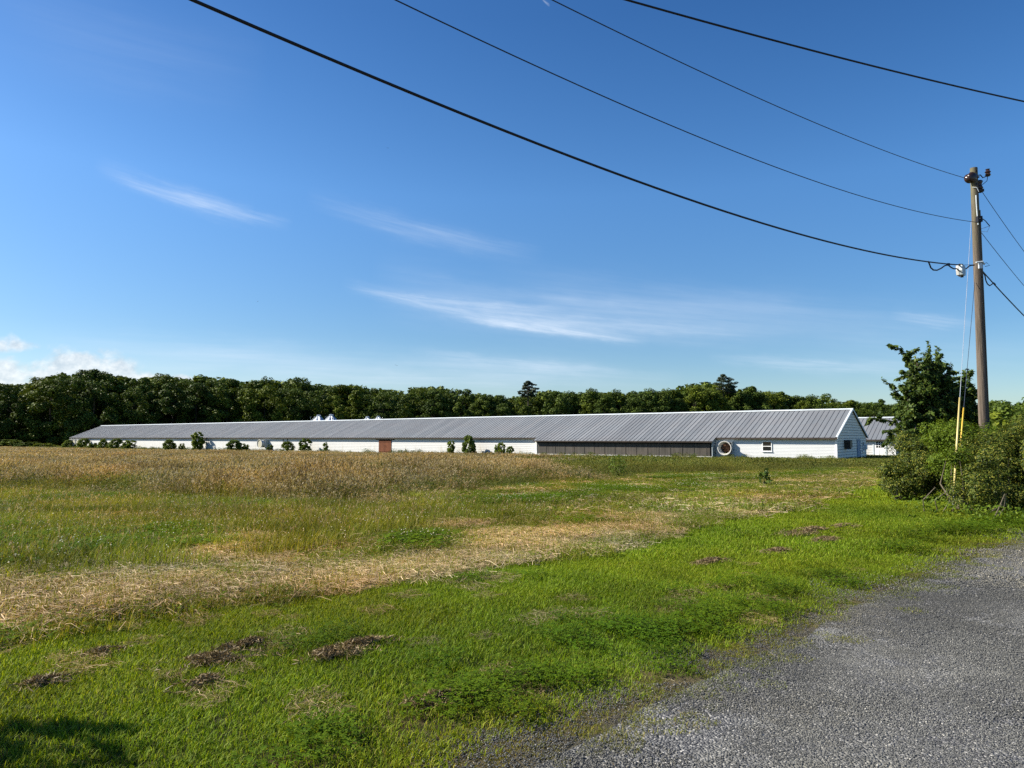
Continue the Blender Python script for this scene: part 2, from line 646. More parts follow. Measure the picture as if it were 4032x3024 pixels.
def zones(x, y):
    """how the ground is covered: weights of lawn, clover, hay, green sward, brown tall grass, green tall grass, road verge"""
    s, d = sd_of(x, y)
    wob = (fbm(x * .8, y * .8, 21, 3) - .5)
    wob2 = (fbm(x * .25, y * .25, 31, 3) - .5)
    re, le, te = road_edge(s), lawn_edge(s) + wob * .7, tall_edge(s) + wob * 3.0 + wob2 * 4
    dr = d - re + wob * .28
    grass = ss(.05, .35, dr)
    verge = ss(-.62, -.1, dr) * (1 - ss(.3, .75, dr))
    lawn = ss(.06, .34, dr) * (1 - ss(-.15, .15, d - le))
    lawn = lawn * 1.0
    tall = ss(-1.6, 1.6, d - te + (fbm(x * 1.3, y * 1.3, 33, 3) - .5) * 3)
    mid = ss(-.15, .15, d - le) * (1 - tall)
    # windrows of cut hay lie along the mowing direction
    strk = fbm(s * .12, d * .75, 41, 4)
    strk2 = .62 * fbm(s * .45, d * 1.2, 43, 4) + .38 * fbm(x * 1.6, y * 1.6, 45, 3)
    band = np.exp(-((d - le - 1.15) / 1.25) ** 2) * 1.0 + .55 * np.exp(-((d - le - 3.4) / .8) ** 2) + .5 * np.exp(-((d - te + 1.2) / .9) ** 2) * ss(9, 14, s)
    hay = mid * np.clip(ss(.47, .60, strk * .20 + strk2 * 1.02 + band * .19 - .185 + .125 * ss(7, 13, s)) + .20 * ss(6, 3, d - le) + .34 * ss(13, 20, s) * ss(.4, .6, strk2), 0, 1)
    clov_n = fbm(x * .35, y * .45, 51, 3)
    clov_l = lawn * np.exp(-((dr - .78) / .38) ** 2) * ss(2.2, 3.4, s) * ss(.36, .54, .6 * fbm(s * .35, d * .6, 53, 3) + .4 * fbm(x * 2.2, y * 2.2, 55, 2)) * (1 - ss(9, 22, s) * .4)
    clov = mid * ss(1.9, 2.7, d - le) * ss(.53, .63, clov_n + .16 * np.exp(-((d - te + 2.6) / 2.2) ** 2)) * (1 - hay)
    far = ss(13, 40, y)
    # green band in the tall grass: in front of the near end of the barn and along its wall
    wallc = (np.asarray(x) - 27.8) * .6026 + (np.asarray(y) - 61.1) * .798       # metres behind the front wall
    greenish = np.clip(ss(-15, -5, wallc) * .9 + ss(14, 30, s - .25 * (d - te)) * ss(-3, 9, x) + ss(.62, .72, fbm(x * .12, y * .16, 61, 3)) * .8, 0, 1)
    front = np.exp(-((d - te - .9) / 1.0) ** 2) * .5
    mixg = .55 * ss(.42, .66, fbm(x * .3, y * .3, 63, 4))
    tallg = tall * np.clip(greenish + front + mixg, 0, 1)
    tallb = tall - tallg
    olive = mid * (1 - ss(-2, 4, x + (y - 12) * .35)) * ss(8.6, 11, d)
    return dict(lawn=lawn, hay=hay, clov=clov, clov_l=clov_l, tallb=tallb, tallg=tallg, verge=verge, mid=mid, olive=olive, dr=dr, grass=grass, s=s, d=d, tall=tall)


def build_ground():
    def axis(lo, hi, c, k, n):
        a = 1200 / math.sinh(k)
        u = np.linspace(-1, 1, n)
        v = c + a * np.sinh(k * u)
        return v[(v > lo) & (v < hi)]
    xs = axis(-1150, 1150, 0, 6.2, 420)
    ys = axis(-60, 1150, 8, 6.2, 460)
    X, Y = np.meshgrid(xs, ys)
    Z = height(X, Y)
    ny, nx = X.shape
    V = np.stack([X.ravel(), Y.ravel(), Z.ravel()], 1)
    i = np.arange((ny - 1) * (nx - 1))
    r, c = i // (nx - 1), i % (nx - 1)
    q = np.stack([r * nx + c, r * nx + c + 1, (r + 1) * nx + c + 1, (r + 1) * nx + c], 1)
    m, t, out = new_mat('field_soil')
    a = t.node('ShaderNodeAttribute', attribute_name='cover')
    g = t.node('ShaderNodeNewGeometry')
    p = g.outputs['Position']
    n1 = t.noise(p, 9.0, 6, .7)
    n2 = t.noise(p, 60.0, 4, .7)
    n3 = t.noise(p, .6, 4, .6)
    c1 = t.mix(1.0, a.outputs['Color'], t.ramp(n1, [(.3, (.55, .55, .55)), (.7, (1.4, 1.35, 1.2))]), 'MULTIPLY')
    c1 = t.mix(1.0, c1, t.ramp(n2, [(.3, (.5, .5, .5)), (.7, (1.5, 1.5, 1.4))]), 'MULTIPLY')
    c1 = t.mix(1.0, c1, t.ramp(n3, [(.3, (.8, .85, .8)), (.7, (1.2, 1.15, 1.1))]), 'MULTIPLY')
    bp = t.node('ShaderNodeBump')
    bp.inputs['Strength'].default_value = 1.0
    bp.inputs['Distance'].default_value = .03
    t.l.new(t.m('ADD', n1, n2), bp.inputs['Height'])
    principled(t, out, c1, .95, 0, .1, bp.outputs[0])
    me = np_mesh('ground', V, quads=q, mat=m, smooth=True)
    z = zones(X.ravel(), Y.ravel())
    base = np.tile(np.array([.050, .058, .018]), (len(V), 1))

    def lay(w, col):
        nonlocal base
        base = base * (1 - w[:, None]) + np.array(col) * w[:, None]
    lay(z['hay'], (.20, .145, .065))
    lay(z['tallb'], (.125, .090, .040))
    lay(z['tallg'], (.070, .085, .028))
    lay(z['verge'], (.115, .095, .060))
    lay(np.exp(-((z['d'] - 3.36) / .09) ** 2) * ss(-.8, .5, z['s']) * (1 - ss(2.6, 3.1, z['s'])), (.10, .068, .042))
    lay(ss(.1, -.4, z['dr']), (.10, .10, .10))
    at_ = me.color_attributes.new('cover', 'FLOAT_COLOR', 'POINT')
    at_.data.foreach_set('color', np.concatenate([base, np.ones((len(V), 1))], 1).astype(np.float32).ravel())
    tag(obj('ground', me), kind='structure')


def build_road():
    s = np.concatenate([np.arange(-22, 30, .16), np.arange(30, 120, .8)])
    k = np.linspace(0, 1, 44)
    S, K = np.meshgrid(s, k, indexing='ij')
    edge = road_edge(S) + .05
    edge = edge + .18 * (fbm(S * .9, S * 0 + 3.3, 71, 4) - .5) * 2
    D = edge - (1 - (1 - K) ** 1.0) * 12.5
    X, Y = (S - D) * SQ, (S + D) * SQ
    Z = height(X, Y) + .006 + .05 * (1 - np.exp(-K * 12.5 / 1.8)) * 0 - .012 * np.exp(-K * 12.5 / .15) + .018 * (fbm(X * .8, Y * .8, 75, 3) - .5) * (1 - np.exp(-K * 12.5 / .5))
    ns, nk = S.shape
    V = np.stack([X.ravel(), Y.ravel(), Z.ravel()], 1)
    i = np.arange((ns - 1) * (nk - 1))
    r, c = i // (nk - 1), i % (nk - 1)
    q = np.stack([r * nk + c, r * nk + c + 1, (r + 1) * nk + c + 1, (r + 1) * nk + c], 1)
    m, t, out = new_mat('gravel_surface')
    g = t.node('ShaderNodeNewGeometry')
    p = g.outputs['Position']
    vo = t.node('ShaderNodeTexVoronoi')
    t.l.new(p, vo.inputs['Vector'])
    vo.inputs['Scale'].default_value = 75.0
    n1 = t.noise(p, .9, 4, .6)
    n2 = t.noise(p, 3.5, 5, .65)
    sepc = t.node('ShaderNodeSeparateColor')
    t.l.new(vo.outputs['Color'], sepc.inputs[0])
    c = t.ramp(sepc.outputs[0], [(0, (.05, .05, .052)), (.5, (.105, .105, .107)), (.86, (.17, .17, .165)), (1, (.35, .34, .32))])
    dust = t.m('MULTIPLY', t.rng(n1, .45, .65), t.rng(n2, .4, .65, .2, .8))
    c = t.mix(dust, c, (.20, .195, .162))
    bp = t.node('ShaderNodeBump')
    bp.inputs['Strength'].default_value = 1.0
    bp.inputs['Distance'].default_value = .012
    bp.invert = True
    t.l.new(vo.outputs['Distance'], bp.inputs['Height'])
    principled(t, out, c, .9, 0, .2, bp.outputs[0])
    tag(obj('gravel_road', np_mesh('gravel_road', V, quads=q, mat=m, smooth=True)), kind='structure')


build_ground()
build_road()

# ------------------------------------------------------------------ barns
BARN_ROT = math.atan2(-.60264808, .79800708)
BU = np.array([.79800708, -.60264808, 0])
BN = np.array([.60264808, .79800708, 0])
BA = np.array([27.82148885, 61.13215684, -.35])


def lap_wall(name, x0, x1, y, z0, z1, step, mat, parent, lip=.018, face=-1):
    """lapped horizontal boards as one wall, the boards sloping out to a real lip; face -1 looks to -y"""
    b = MB()
    prof = []
    z = z0
    while z < z1 - 1e-4:
        zt = min(z + step, z1)
        prof += [(y + face * (lip + .004), z), (y + face * .004, zt)]
        z = zt
    pts = [(p[0], p[1]) for p in prof]
    n = len(pts)
    base = len(b.v)
    for x in (x0, x1):
        b.v += [(x, p[0], p[1]) for p in pts]
    for i in range(n - 1):
        b.f.append((base + i, base + i + 1, base + n + i + 1, base + n + i))
    b.box(x0, x1, min(y, y - face * .10), max(y, y - face * .10), z0, z1)
    return b.build(name, mat, parent)


def ribbed_slope(name, x0, x1, ye, ze, yr, zr, pitch, parent, phase=0.0, rib_h=.034):
    """metal sheet with standing ribs from the eave line to the ridge line"""
    b = MB()
    ny, nz = -(zr - ze), (yr - ye)
    L = math.hypot(ny, nz)
    ny, nz = ny / L, nz / L
    if nz < 0:
        ny, nz = -ny, -nz
    xs = []
    x = math.ceil((x0 - phase) / pitch) * pitch + phase
    prof = [(x0, 0)]
    while x < x1 - .06:
        if x > x0 + .06:
            prof += [(x - .035, 0), (x - .018, rib_h), (x + .018, rib_h), (x + .035, 0)]
        x += pitch
    prof.append((x1, 0))
    n = len(prof)
    for (yy, zz) in ((ye, ze), (yr, zr)):
        b.v += [(px, yy + ny * h, zz + nz * h) for (px, h) in prof]
    for i in range(n - 1):
        b.f.append((i, i + 1, n + i + 1, n + i))
    o = b.build(name, M['roof'], parent)
    # ribs coloured darker than the flats, standing in for their shadow lines
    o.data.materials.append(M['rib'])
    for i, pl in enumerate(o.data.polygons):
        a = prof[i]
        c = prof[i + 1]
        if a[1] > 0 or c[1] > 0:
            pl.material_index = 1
    # sheet thickness at the eave
    sh = MB()
    sh.prism([(x0, ye, ze - .003), (x1, ye, ze - .003), (x1, ye, ze - .03), (x0, ye, ze - .03)], (0, (yr - ye) * .02, (zr - ze) * .02))
    e = sh.build('drip_edge', M['fascia'], parent)
    return o


def gable(parent, x, out, W, h_e, h_r, mat, step=.245, gap=.032, cut=()):
    """gable of separate boards with dark gaps, backing behind; out = +1 faces +x"""
    bk = MB()
    bk.prism([(x - out * .05, .02, -.3), (x - out * .05, W - .02, -.3), (x - out * .05, W - .02, h_e), (x - out * .05, W / 2, h_r - .03), (x - out * .05, .02, h_e)], (-out * .03, 0, 0))
    bk.build('gable_backing', M['dark_gap'], parent)
    b = MB()
    z = -.3

    def half(zz):
        return W / 2 if zz <= h_e else W / 2 * max(0, (h_r - zz) / (h_r - h_e))
    while z < h_r - .1:
        zt = min(z + step - gap, h_r - .04)
        a0, a1 = half(z), half(zt)
        b.prism([(x, W / 2 - a0, z), (x, W / 2 + a0, z), (x, W / 2 + a1, zt), (x, W / 2 - a1, zt)], (out * -.045, 0, 0))
        z += step
    return b.build('gable_boards', mat, parent)


def window_part(parent, x0, x1, z0, z1, y, out=-1, axis='x', name='window', bar=True):
    """white sash window, proud of the wall; axis = the wall's direction"""
    fr = MB()
    w = .065
    d0, d1 = (y + out * .02, y + out * .075) if out > 0 else (y + out * .075, y + out * .02)

    def bx(m, a0, a1, e0, e1, q0, q1):
        if axis == 'x':
            m.box(a0, a1, q0, q1, e0, e1)
        else:
            m.box(q0, q1, a0, a1, e0, e1)
    bx(fr, x0, x0 + w, z0, z1, d0, d1)
    bx(fr, x1 - w, x1, z0, z1, d0, d1)
    bx(fr, x0 + w, x1 - w, z0, z0 + w, d0, d1)
    bx(fr, x0 + w, x1 - w, z1 - w, z1, d0, d1)
    zm = (z0 + z1) / 2
    if bar:
        bx(fr, x0 + w, x1 - w, zm - .03, zm + .03, d0, d1)
    win = fr.build(name, M['white'], parent)
    gl = MB()
    e = y + out * .03
    bx(gl, x0 + w - .005, x1 - w + .005, z0 + w - .005, z1 - w + .005, min(e, e - out * .01), max(e, e - out * .01))
    gl.build('pane', M['glass'], win)
    sill = MB()
    s0, s1 = sorted((y + out * .02, y + out * .11))
    bx(sill, x0 - .03, x1 + .03, z0 - .045, z0 - .003, s0, s1)
    sill.build('sill', M['white'], win)
    return win


def exhaust_fan(parent, x, z, r, y, shutter, depth=.42, box=.42):
    """box housing on the wall with a flared cone, guard and blades"""
    hb = MB()
    s = r * .92
    t = .03
    hb.box(x - s, x + s, y - box, y - .03, z + s - t, z + s)
    hb.box(x - s, x + s, y - box, y - .03, z - s, z - s + t)
    hb.box(x - s, x - s + t, y - box, y - .03, z - s + t, z + s - t)
    hb.box(x + s - t, x + s, y - box, y - .03, z - s + t, z + s - t)
    house = hb.build('exhaust_fan', M['fan_box'], parent)
    cn = MB()
    y0 = y - box
    cn.lathe([(r * .86, y0 + .004), (r * .88, y0 - depth * .5), (r * 1.0, y0 - depth), (r * 1.07, y0 - depth - .01), (r * 1.07, y0 - depth - .045), (r * .97, y0 - depth - .045), (r * .93, y0 - depth), (r * .82, y0 - depth * .5), (r * .80, y0 + .004)], 40, (x, 0, z), 'y')
    cn.build('cone', M['fibreglass'], house, smooth=False)
    if shutter:
        sh = MB()
        n = 9
        rr = r * .9
        for i in range(n):
            za = -rr + 2 * rr * i / n
            zb = za + 2 * rr / n * .93
            hw = math.sqrt(max(0.0, rr * rr - ((za + zb) / 2) ** 2))
            sh.prism([(x - hw, y0 - depth + .02, z + za), (x + hw, y0 - depth + .02, z + za), (x + hw, y0 - depth + .045, z + zb), (x - hw, y0 - depth + .045, z + zb)], (0, .015, 0))
        sh.build('shutter', M['shutter'], house)
    else:
        gd = MB()
        yy = y0 + .05
        for k in range(8):
            a = math.pi * k / 8 + .2
            p = [(x + math.cos(a) * q * r * .82, yy, z + math.sin(a) * q * r * .82) for q in (-1, 1)]
            gd.tube(p, .011, 5)
        for q in (.16, .3, .44, .58, .72, .82):
            gd.tube([(x + math.cos(a) * r * q, yy - .012, z + math.sin(a) * r * q) for a in np.linspace(0, 2 * math.pi, 29)], .008, 4, cap=False)
        gd.build('guard', M['steel_dark'], house)
        bl = MB()
        for k in range(6):
            a = 2 * math.pi * k / 6
            ca, sa = math.cos(a), math.sin(a)
            ww = .13
            pts = [(x + ca * .08 - sa * -ww * .4, yy + .10, z + sa * .08 + ca * -ww * .4), (x + ca * r * .76 + sa * ww, yy + .16, z + sa * r * .76 - ca * ww), (x + ca * r * .76 - sa * ww, yy + .09, z + sa * r * .76 + ca * ww), (x + ca * .08 - sa * ww * .4, yy + .10, z + sa * .08 + ca * ww * .4)]
            bl.prism(pts, (0, .008, 0))
        bl.lathe([(0.001, yy + .05), (.09, yy + .06), (.09, yy + .2), (0.001, yy + .2)], 16, (x, 0, z), 'y')
        bl.build('blades', M['steel_dark'], house)
        bk = MB()
        bk.lathe([(0.001, y - .028), (r * .85, y - .028)], 28, (x, 0, z), 'y')
        bk.build('louvre', M['dark_gap'], house)
    return house


def make_barn():
    L, W, HE, RISE, OV = 154.2, 12.2, 1.95, 2.656, .35
    sl = RISE / (W / 2 + OV)
    HR = HE + RISE
    root = empty('barn', BA, BARN_ROT, 'very long low white barn with grey ribbed metal roof and dark curtained side bay', 'barn')
    wall_top = HE + OV * sl - .05
    X1, X2, BUMP = -31.0, -10.75, .8
    # front wall in two stretches, different boards
    dx0, dx1 = -57.2, -54.75
    lap_wall('wall', -L, dx0, 0, -.3, wall_top, .21, M['siding'], root, .016)
    lap_wall('wall', dx1, X1, 0, -.3, wall_top, .21, M['siding'], root, .016)
    lap_wall('wall', dx0, dx1, 0, 1.62, wall_top, .21, M['siding'], root)
    tag(lap_wall('wall', X2 + .06, -.12, 0, -.3, wall_top, .128, M['siding_clean'], root, .013), 'clean narrow-boarded stretch of wall with a window')
    b = MB()
    b.box(-L, 0, W - .12, W - .02, -.3, wall_top)
    b.build('back_wall', M['siding'], root)
    # corner board and gable ends
    b = MB()
    b.box(-.13, .03, -.045, .115, -.3, wall_top - .02)
    b.build('corner_board', M['white'], root)
    gable(root, 0.0, 1, W, wall_top, HR - .02, M['siding_gable'])
    gable(root, -L, -1, W, wall_top, HR - .02, M['siding_gable'])
    # roof
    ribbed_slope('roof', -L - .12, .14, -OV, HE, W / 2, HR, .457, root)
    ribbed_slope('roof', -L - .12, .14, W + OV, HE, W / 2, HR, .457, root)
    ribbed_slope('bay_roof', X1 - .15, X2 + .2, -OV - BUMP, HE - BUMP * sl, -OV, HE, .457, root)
    b = MB()
    for sgn in (-1, 1):
        y1 = W / 2 + sgn * .26
        b.prism([(-L - .14, W / 2, HR + .06), (.17, W / 2, HR + .06), (.17, y1, HR + .06 - .26 * sl - .005), (-L - .14, y1, HR + .06 - .26 * sl - .005)], (0, 0, -.012))
    b.build('ridge_cap', M['pale_trim'], root)
    # rake trim on the near gable
    for sgn, ye in ((1, -OV), (-1, W + OV)):
        b = MB()
        b.prism([(.142, ye, HE + .055), (.142, W / 2, HR + .055), (.142, W / 2, HR - .11), (.142, ye, HE - .11)], (.03, 0, 0))
        b.prism([(.0, ye, HE + .052), (.0, W / 2, HR + .052), (.142, W / 2, HR + .052), (.142, ye, HE + .052)], (0, 0, .012))
        b.build('rake_trim', M['pale_trim'], root)
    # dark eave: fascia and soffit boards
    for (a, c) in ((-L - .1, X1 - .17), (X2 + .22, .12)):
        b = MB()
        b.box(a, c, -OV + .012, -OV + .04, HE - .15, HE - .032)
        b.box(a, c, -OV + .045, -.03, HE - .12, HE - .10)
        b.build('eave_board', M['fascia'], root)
    # curtained bay pushed out of the wall
    ye = -BUMP
    zt = HE - BUMP * sl
    b = MB()
    b.box(X1 + .28, X2 - .22, ye + .03, ye + .05, .20, 1.36)
    for x in np.arange(X1 + 1.4, X2 - .5, 1.22):
        b.box(x - .02, x + .02, ye + .0, ye + .029, .21, 1.35)
    b.build('curtain', M['curtain'], root)
    b = MB()
    b.box(X1 + .2, X2, ye + .10, ye + .13, -.2, zt + .2)
    b.build('bay_backing', M['dark_gap'], root)
    b = MB()
    b.box(X1 + .1, X2 - .02, ye - .05, ye + .09, -.1, .185)
    b.build('sill_board', M['white'], root)
    b = MB()
    b.box(X1 - .02, X1 + .09, ye - .03, -.03, -.3, zt + .16)
    b.box(X1 + .10, X1 + .2, ye - .02, ye + .09, .19, zt + .05)
    b.build('bay_end', M['white'], root)
    b = MB()
    b.box(X2 - .02, X2 + .05, ye - .02, -.03, -.3, zt + .16)
    b.build('bay_end', M['fan_box'], root)
    b = MB()
    b.box(X1 - .1, X2 + .15, -OV - BUMP + .012, -OV - BUMP + .035, zt - .13, zt - .032)
    b.box(X1 + .1, X2 - .05, ye - .01, ye + .09, 1.46, 1.52)
    b.build('eave_board', M['fascia'], root)
    # red-brown double door
    for i, (a, c) in enumerate(((dx0 + .03, (dx0 + dx1) / 2 - .015), ((dx0 + dx1) / 2 + .015, dx1 - .03))):
        b = MB()
        n = 5
        for k in range(n):
            p, q = a + (c - a) * k / n, a + (c - a) * (k + 1) / n - .012
            b.box(p, q, -.06, -.02, -.25, 1.60)
        b.box(a, c, -.09, -.061, .12, .26)
        b.box(a, c, -.09, -.061, 1.30, 1.44)
        d = b.build('barn_door', M['red_wood'], root)
        h = MB()
        hx = c - .12 if i == 0 else a + .12
        h.tube([(hx, -.095, .75), (hx, -.15, .78), (hx, -.15, .95), (hx, -.095, .98)], .012, 6)
        h.build('handle', M['black'], d)
    b = MB()
    b.box(dx0 - .02, dx1 + .02, -.018, .09, -.3, 1.618)
    b.build('door_backing', M['dark_gap'], root)
    b = MB()
    b.box(dx0 - .5, dx1 + .5, -.11, -.03, 1.63, 1.72)
    b.build('door_rail', M['fascia'], root)
    window_part(root, -6.32, -5.45, .70, 1.63, 0, -1)
    exhaust_fan(root, -9.55, .98, .62, 0, False, .40, .40)
    exhaust_fan(root, -82.6, 1.0, .62, 0, True, .6, .7)
    for x in (-153.2, -151.5, -149.8):
        exhaust_fan(root, x, .95, .66, 0, True, .3, .25)
    for x in (-78.3, -77.3):
        b = MB()
        b.tube([(x, -.09, -.3), (x, -.09, 1.62), (x, -.03, 1.72)], .045, 8)
        b.build('drain_pipe', M['fascia'], root)
    # gable fittings: air conditioner, blue-grey door, narrow window, meter box
    b = MB()
    b.box(.012, .52, 2.7, 3.5, 1.06, 1.74)
    ac = b.build('air_conditioner', M['ac'], root)
    b = MB()
    for k in range(7):
        b.box(.06, .48, 2.675, 2.698, 1.14 + k * .08, 1.18 + k * .08)
    b.build('grille', M['fascia'], ac)
    for y_ in (2.75, 3.4):
        b = MB()
        b.box(.02, .42, y_, y_ + .05, .95, 1.058)
        b.build('bracket', M['ac'], ac)
    b = MB()
    b.box(.01, .05, 8.0, 9.1, -.3, 1.68)
    dr = b.build('door', M['bluegrey'], root)
    b = MB()
    for (a, c) in ((7.88, 7.99), (9.11, 9.22)):
        b.box(.005, .07, a, c, -.3, 1.70)
    b.box(.005, .07, 7.88, 9.22, 1.70, 1.80)
    b.build('door_frame', M['bluegrey'], dr)
    b = MB()
    b.lathe([(0.001, .10), (.035, .10), (.035, .05)], 12, (0, 8.95, .75), 'x')
    b.build('handle', M['galv'], dr)
    window_part(root, 10.35, 11.0, .62, 1.58, 0, 1, 'y')
    b = MB()
    b.box(.01, .16, 11.45, 11.95, .78, 1.24)
    b.build('meter_box', M['pale_trim'], root)
    return root


def make_second_barn():
    q = at(3522, 1731, 76.0)
    W, HE, RISE, OV, L = 12.2, 1.93, 2.55, .35, 70.0
    sl = RISE / (W / 2 + OV)
    root = empty('barn', (q[0] + BN[0] * OV, q[1] + BN[1] * OV, q[2] - HE), BARN_ROT, 'smaller-looking white barn behind the first, its white paned door beside the leafy tree', 'barn')
    wt = HE + OV * sl - .05
    HR = HE + RISE
    d0, d1 = -2.05, -.98
    lap_wall('wall', -L, d0 - .14, 0, -.2, wt, .25, M['siding'], root)
    lap_wall('wall', d1 + .14, -.14, 0, -.2, wt, .25, M['siding'], root)
    lap_wall('wall', d0 - .14, d1 + .14, 0, 1.86, wt, .25, M['siding'], root)
    b = MB()
    b.box(-.14, .03, -.045, .115, -.2, wt - .02)
    b.build('corner_board', M['white'], root)
    b = MB()
    b.box(-L, 0, W - .12, W - .02, -.3, wt)
    b.build('back_wall', M['siding'], root)
    gable(root, 0.0, 1, W, wt, HR - .02, M['siding_gable'])
    gable(root, -L, -1, W, wt, HR - .02, M['siding_gable'])
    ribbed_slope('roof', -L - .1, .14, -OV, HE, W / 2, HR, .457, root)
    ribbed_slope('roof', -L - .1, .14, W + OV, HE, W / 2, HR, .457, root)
    b = MB()
    for sgn in (-1, 1):
        y1 = W / 2 + sgn * .26
        b.prism([(-L - .1, W / 2, HR + .06), (.17, W / 2, HR + .06), (.17, y1, HR + .055 - .26 * sl), (-L - .1, y1, HR + .055 - .26 * sl)], (0, 0, -.012))
    b.build('ridge_cap', M['pale_trim'], root)
    for ye in (-OV, W + OV):
        b = MB()
        b.prism([(.142, ye, HE + .055), (.142, W / 2, HR + .055), (.142, W / 2, HR - .1), (.142, ye, HE - .1)], (.03, 0, 0))
        b.build('rake_trim', M['pale_trim'], root)
    b = MB()
    b.box(-L, .12, -OV + .012, -OV + .04, HE - .14, HE - .032)
    b.box(-L, .12, -OV + .045, -.03, HE - .12, HE - .10)
    b.build('eave_board', M['fascia'], root)
    # white door with nine panes
    b = MB()
    pz0, pz1, px0, px1 = 1.05, 1.72, d0 + .2, d1 - .2
    b.box(d0, d1, -.03, .02, -.1, pz0)
    b.box(d0, d1, -.03, .02, pz1, 1.85)
    b.box(d0, px0, -.03, .02, pz0, pz1)
    b.box(px1, d1, -.03, .02, pz0, pz1)
    for k in (1, 2):
        x = px0 + (px1 - px0) * k / 3
        b.box(x - .022, x + .022, -.03, .02, pz0, pz1)
        z = pz0 + (pz1 - pz0) * k / 3
        b.box(px0, px1, -.028, .018, z - .022, z + .022)
    for (a, c) in ((d0 + .14, (d0 + d1) / 2 - .06), ((d0 + d1) / 2 + .06, d1 - .14)):
        b.box(a, c, -.045, -.031, .15, .85)
    dr = b.build('door', M['white'], root)
    b = MB()
    b.box(px0, px1, .0, .008, pz0, pz1)
    b.build('pane', M['glass'], dr)
    b = MB()
    b.box(d0 - .135, d0 - .01, -.07, .05, -.2, 1.87)
    b.box(d1 + .01, d1 + .135, -.07, .05, -.2, 1.87)
    b.build('door_frame', M['pale_trim'], dr)
    window_part(root, 3.0, 3.7, .62, 1.5, 0, 1, 'y')
    b = MB()
    b.box(.01, .05, 1.6, 2.5, -.2, 1.7)
    b.build('side_door', M['bluegrey'], root)
    return root


make_barn()
make_second_barn()


# ------------------------------------------------------------------ feed silos behind the long barn
def make_silo():
    root = empty('feed_silo', (0, 0, 0))
    R, z0, z1, zt = 1.12, 2.3, 4.75, 5.75
    b = MB()
    prof = []
    z = z0
    while z < z1 - .01:
        prof += [(R, z), (R + .03, z + .055), (R, z + .11)]
        z += .11
    b.lathe(prof, 30)
    b.build('body', M['galv'], root, smooth=False)
    b = MB()
    b.lathe([(.16, .75), (R, z0)], 24)
    b.build('hopper', M['galv'], root)
    b = MB()
    n = 20
    for k in range(n):
        a0, a1 = 2 * math.pi * k / n, 2 * math.pi * (k + 1) / n
        am = (a0 + a1) / 2
        p = lambda r, a, z: (r * math.cos(a), r * math.sin(a), z)
        b.f.append(tuple(range(len(b.v), len(b.v) + 4)))
        b.v += [p(R + .06, a0, z1 - .02), p(R + .06, a1, z1 - .02), p(.3, a1, zt - .05), p(.3, a0, zt - .05)]
        b.tube([p(R + .06, a0, z1 - .005), p(.3, a0, zt - .035)], .018, 4)
    b.build('cone_roof', M['galv'], root)
    b = MB()
    b.lathe([(.30, zt - .06), (.30, zt + .06), (.36, zt + .07), (.36, zt + .12), (.2, zt + .18), (.001, zt + .19)], 20)
    b.build('lid', M['galv'], root)
    for k in range(4):
        a = math.pi / 4 + k * math.pi / 2
        b = MB()
        b.tube([(R * math.cos(a), R * math.sin(a), 0), (R * math.cos(a), R * math.sin(a), z0 + .5)], .05, 6)
        b.build('leg', M['galv'], root)
    b = MB()
    for dx in (-.2, .2):
        b.tube([(-R - .14, dx, .4), (-R - .14, dx, z1 + .1), (-.6, dx * .8, zt - .12)], .018, 5)
    for k in range(16):
        b.tube([(-R - .14, -.2, .5 + k * .28), (-R - .14, .2, .5 + k * .28)], .012, 4)
    b.tube([(-R - .14, -.2, z1 + .1), (-R - .3, -.2, z1 + .75), (-R - .05, -.2, z1 + .85)], .016, 5)
    b.build('ladder', M['galv'], root)
    return root


def copy_tree(o, parent=None):
    c = o.copy()
    COL.objects.link(c)
    c.parent = parent
    for ch in list(o.children):
        copy_tree(ch, c)
    return c


silo0 = make_silo()
for i, (px, py, dep, s, lab) in enumerate((
        (1255, 1633, 121, 1.0, 'galvanised feed silo with ladder hoop, leftmost conical top over the long barn ridge'),
        (1305, 1631, 118, 1.06, 'largest galvanised feed silo cone over the ridge, right of its ladder-hooped neighbour'),
        (1447, 1639, 139, .95, 'smaller feed silo cone just over the ridge, left one of the farther pair'),
        (1490, 1638, 139, .95, 'rightmost small feed silo cone over the ridge, nearest the red barn door'))):
    o = silo0 if i == 0 else copy_tree(silo0)
    p = at(px, py, dep)
    o.location = (p[0], p[1], p[2] - 5.94 * s)
    o.scale = (s, s, s)
    o.rotation_euler = (0, 0, R_(20 + 35 * i))
    tag(o, lab, 'silo', 'feed silos behind the long barn')

# ------------------------------------------------------------------ leaves and trees


def rand_unit(rng, n):
    v = rng.normal(size=(n, 3))
    return v / np.linalg.norm(v, axis=1)[:, None]


def leaf_quads(rng, pos, size, nrm=None, jitter=1.0, aspect=.55, droop=None):
    """diamond leaves at pos; nrm = preferred facing, droop = preferred long axis"""
    n = len(pos)
    size = np.broadcast_to(size, (n,))[:, None]
    u = rand_unit(rng, n) if nrm is None else nrm + rand_unit(rng, n) * jitter
    u = u / np.linalg.norm(u, axis=1)[:, None]
    a = rand_unit(rng, n) if droop is None else droop + rand_unit(rng, n) * .45
    a = a - u * np.sum(a * u, 1)[:, None]
    a = a / np.maximum(1e-6, np.linalg.norm(a, axis=1))[:, None]
    b = np.cross(u, a)
    L = size
    V = np.stack([pos - a * L * .5, pos + b * L * aspect * .5 - a * L * .05 + u * L * .06, pos + a * L * .5, pos - b * L * aspect * .5 - a * L * .05 + u * L * .06], 1).reshape(-1, 3)
    q = np.arange(n * 4).reshape(n, 4)
    return V, q


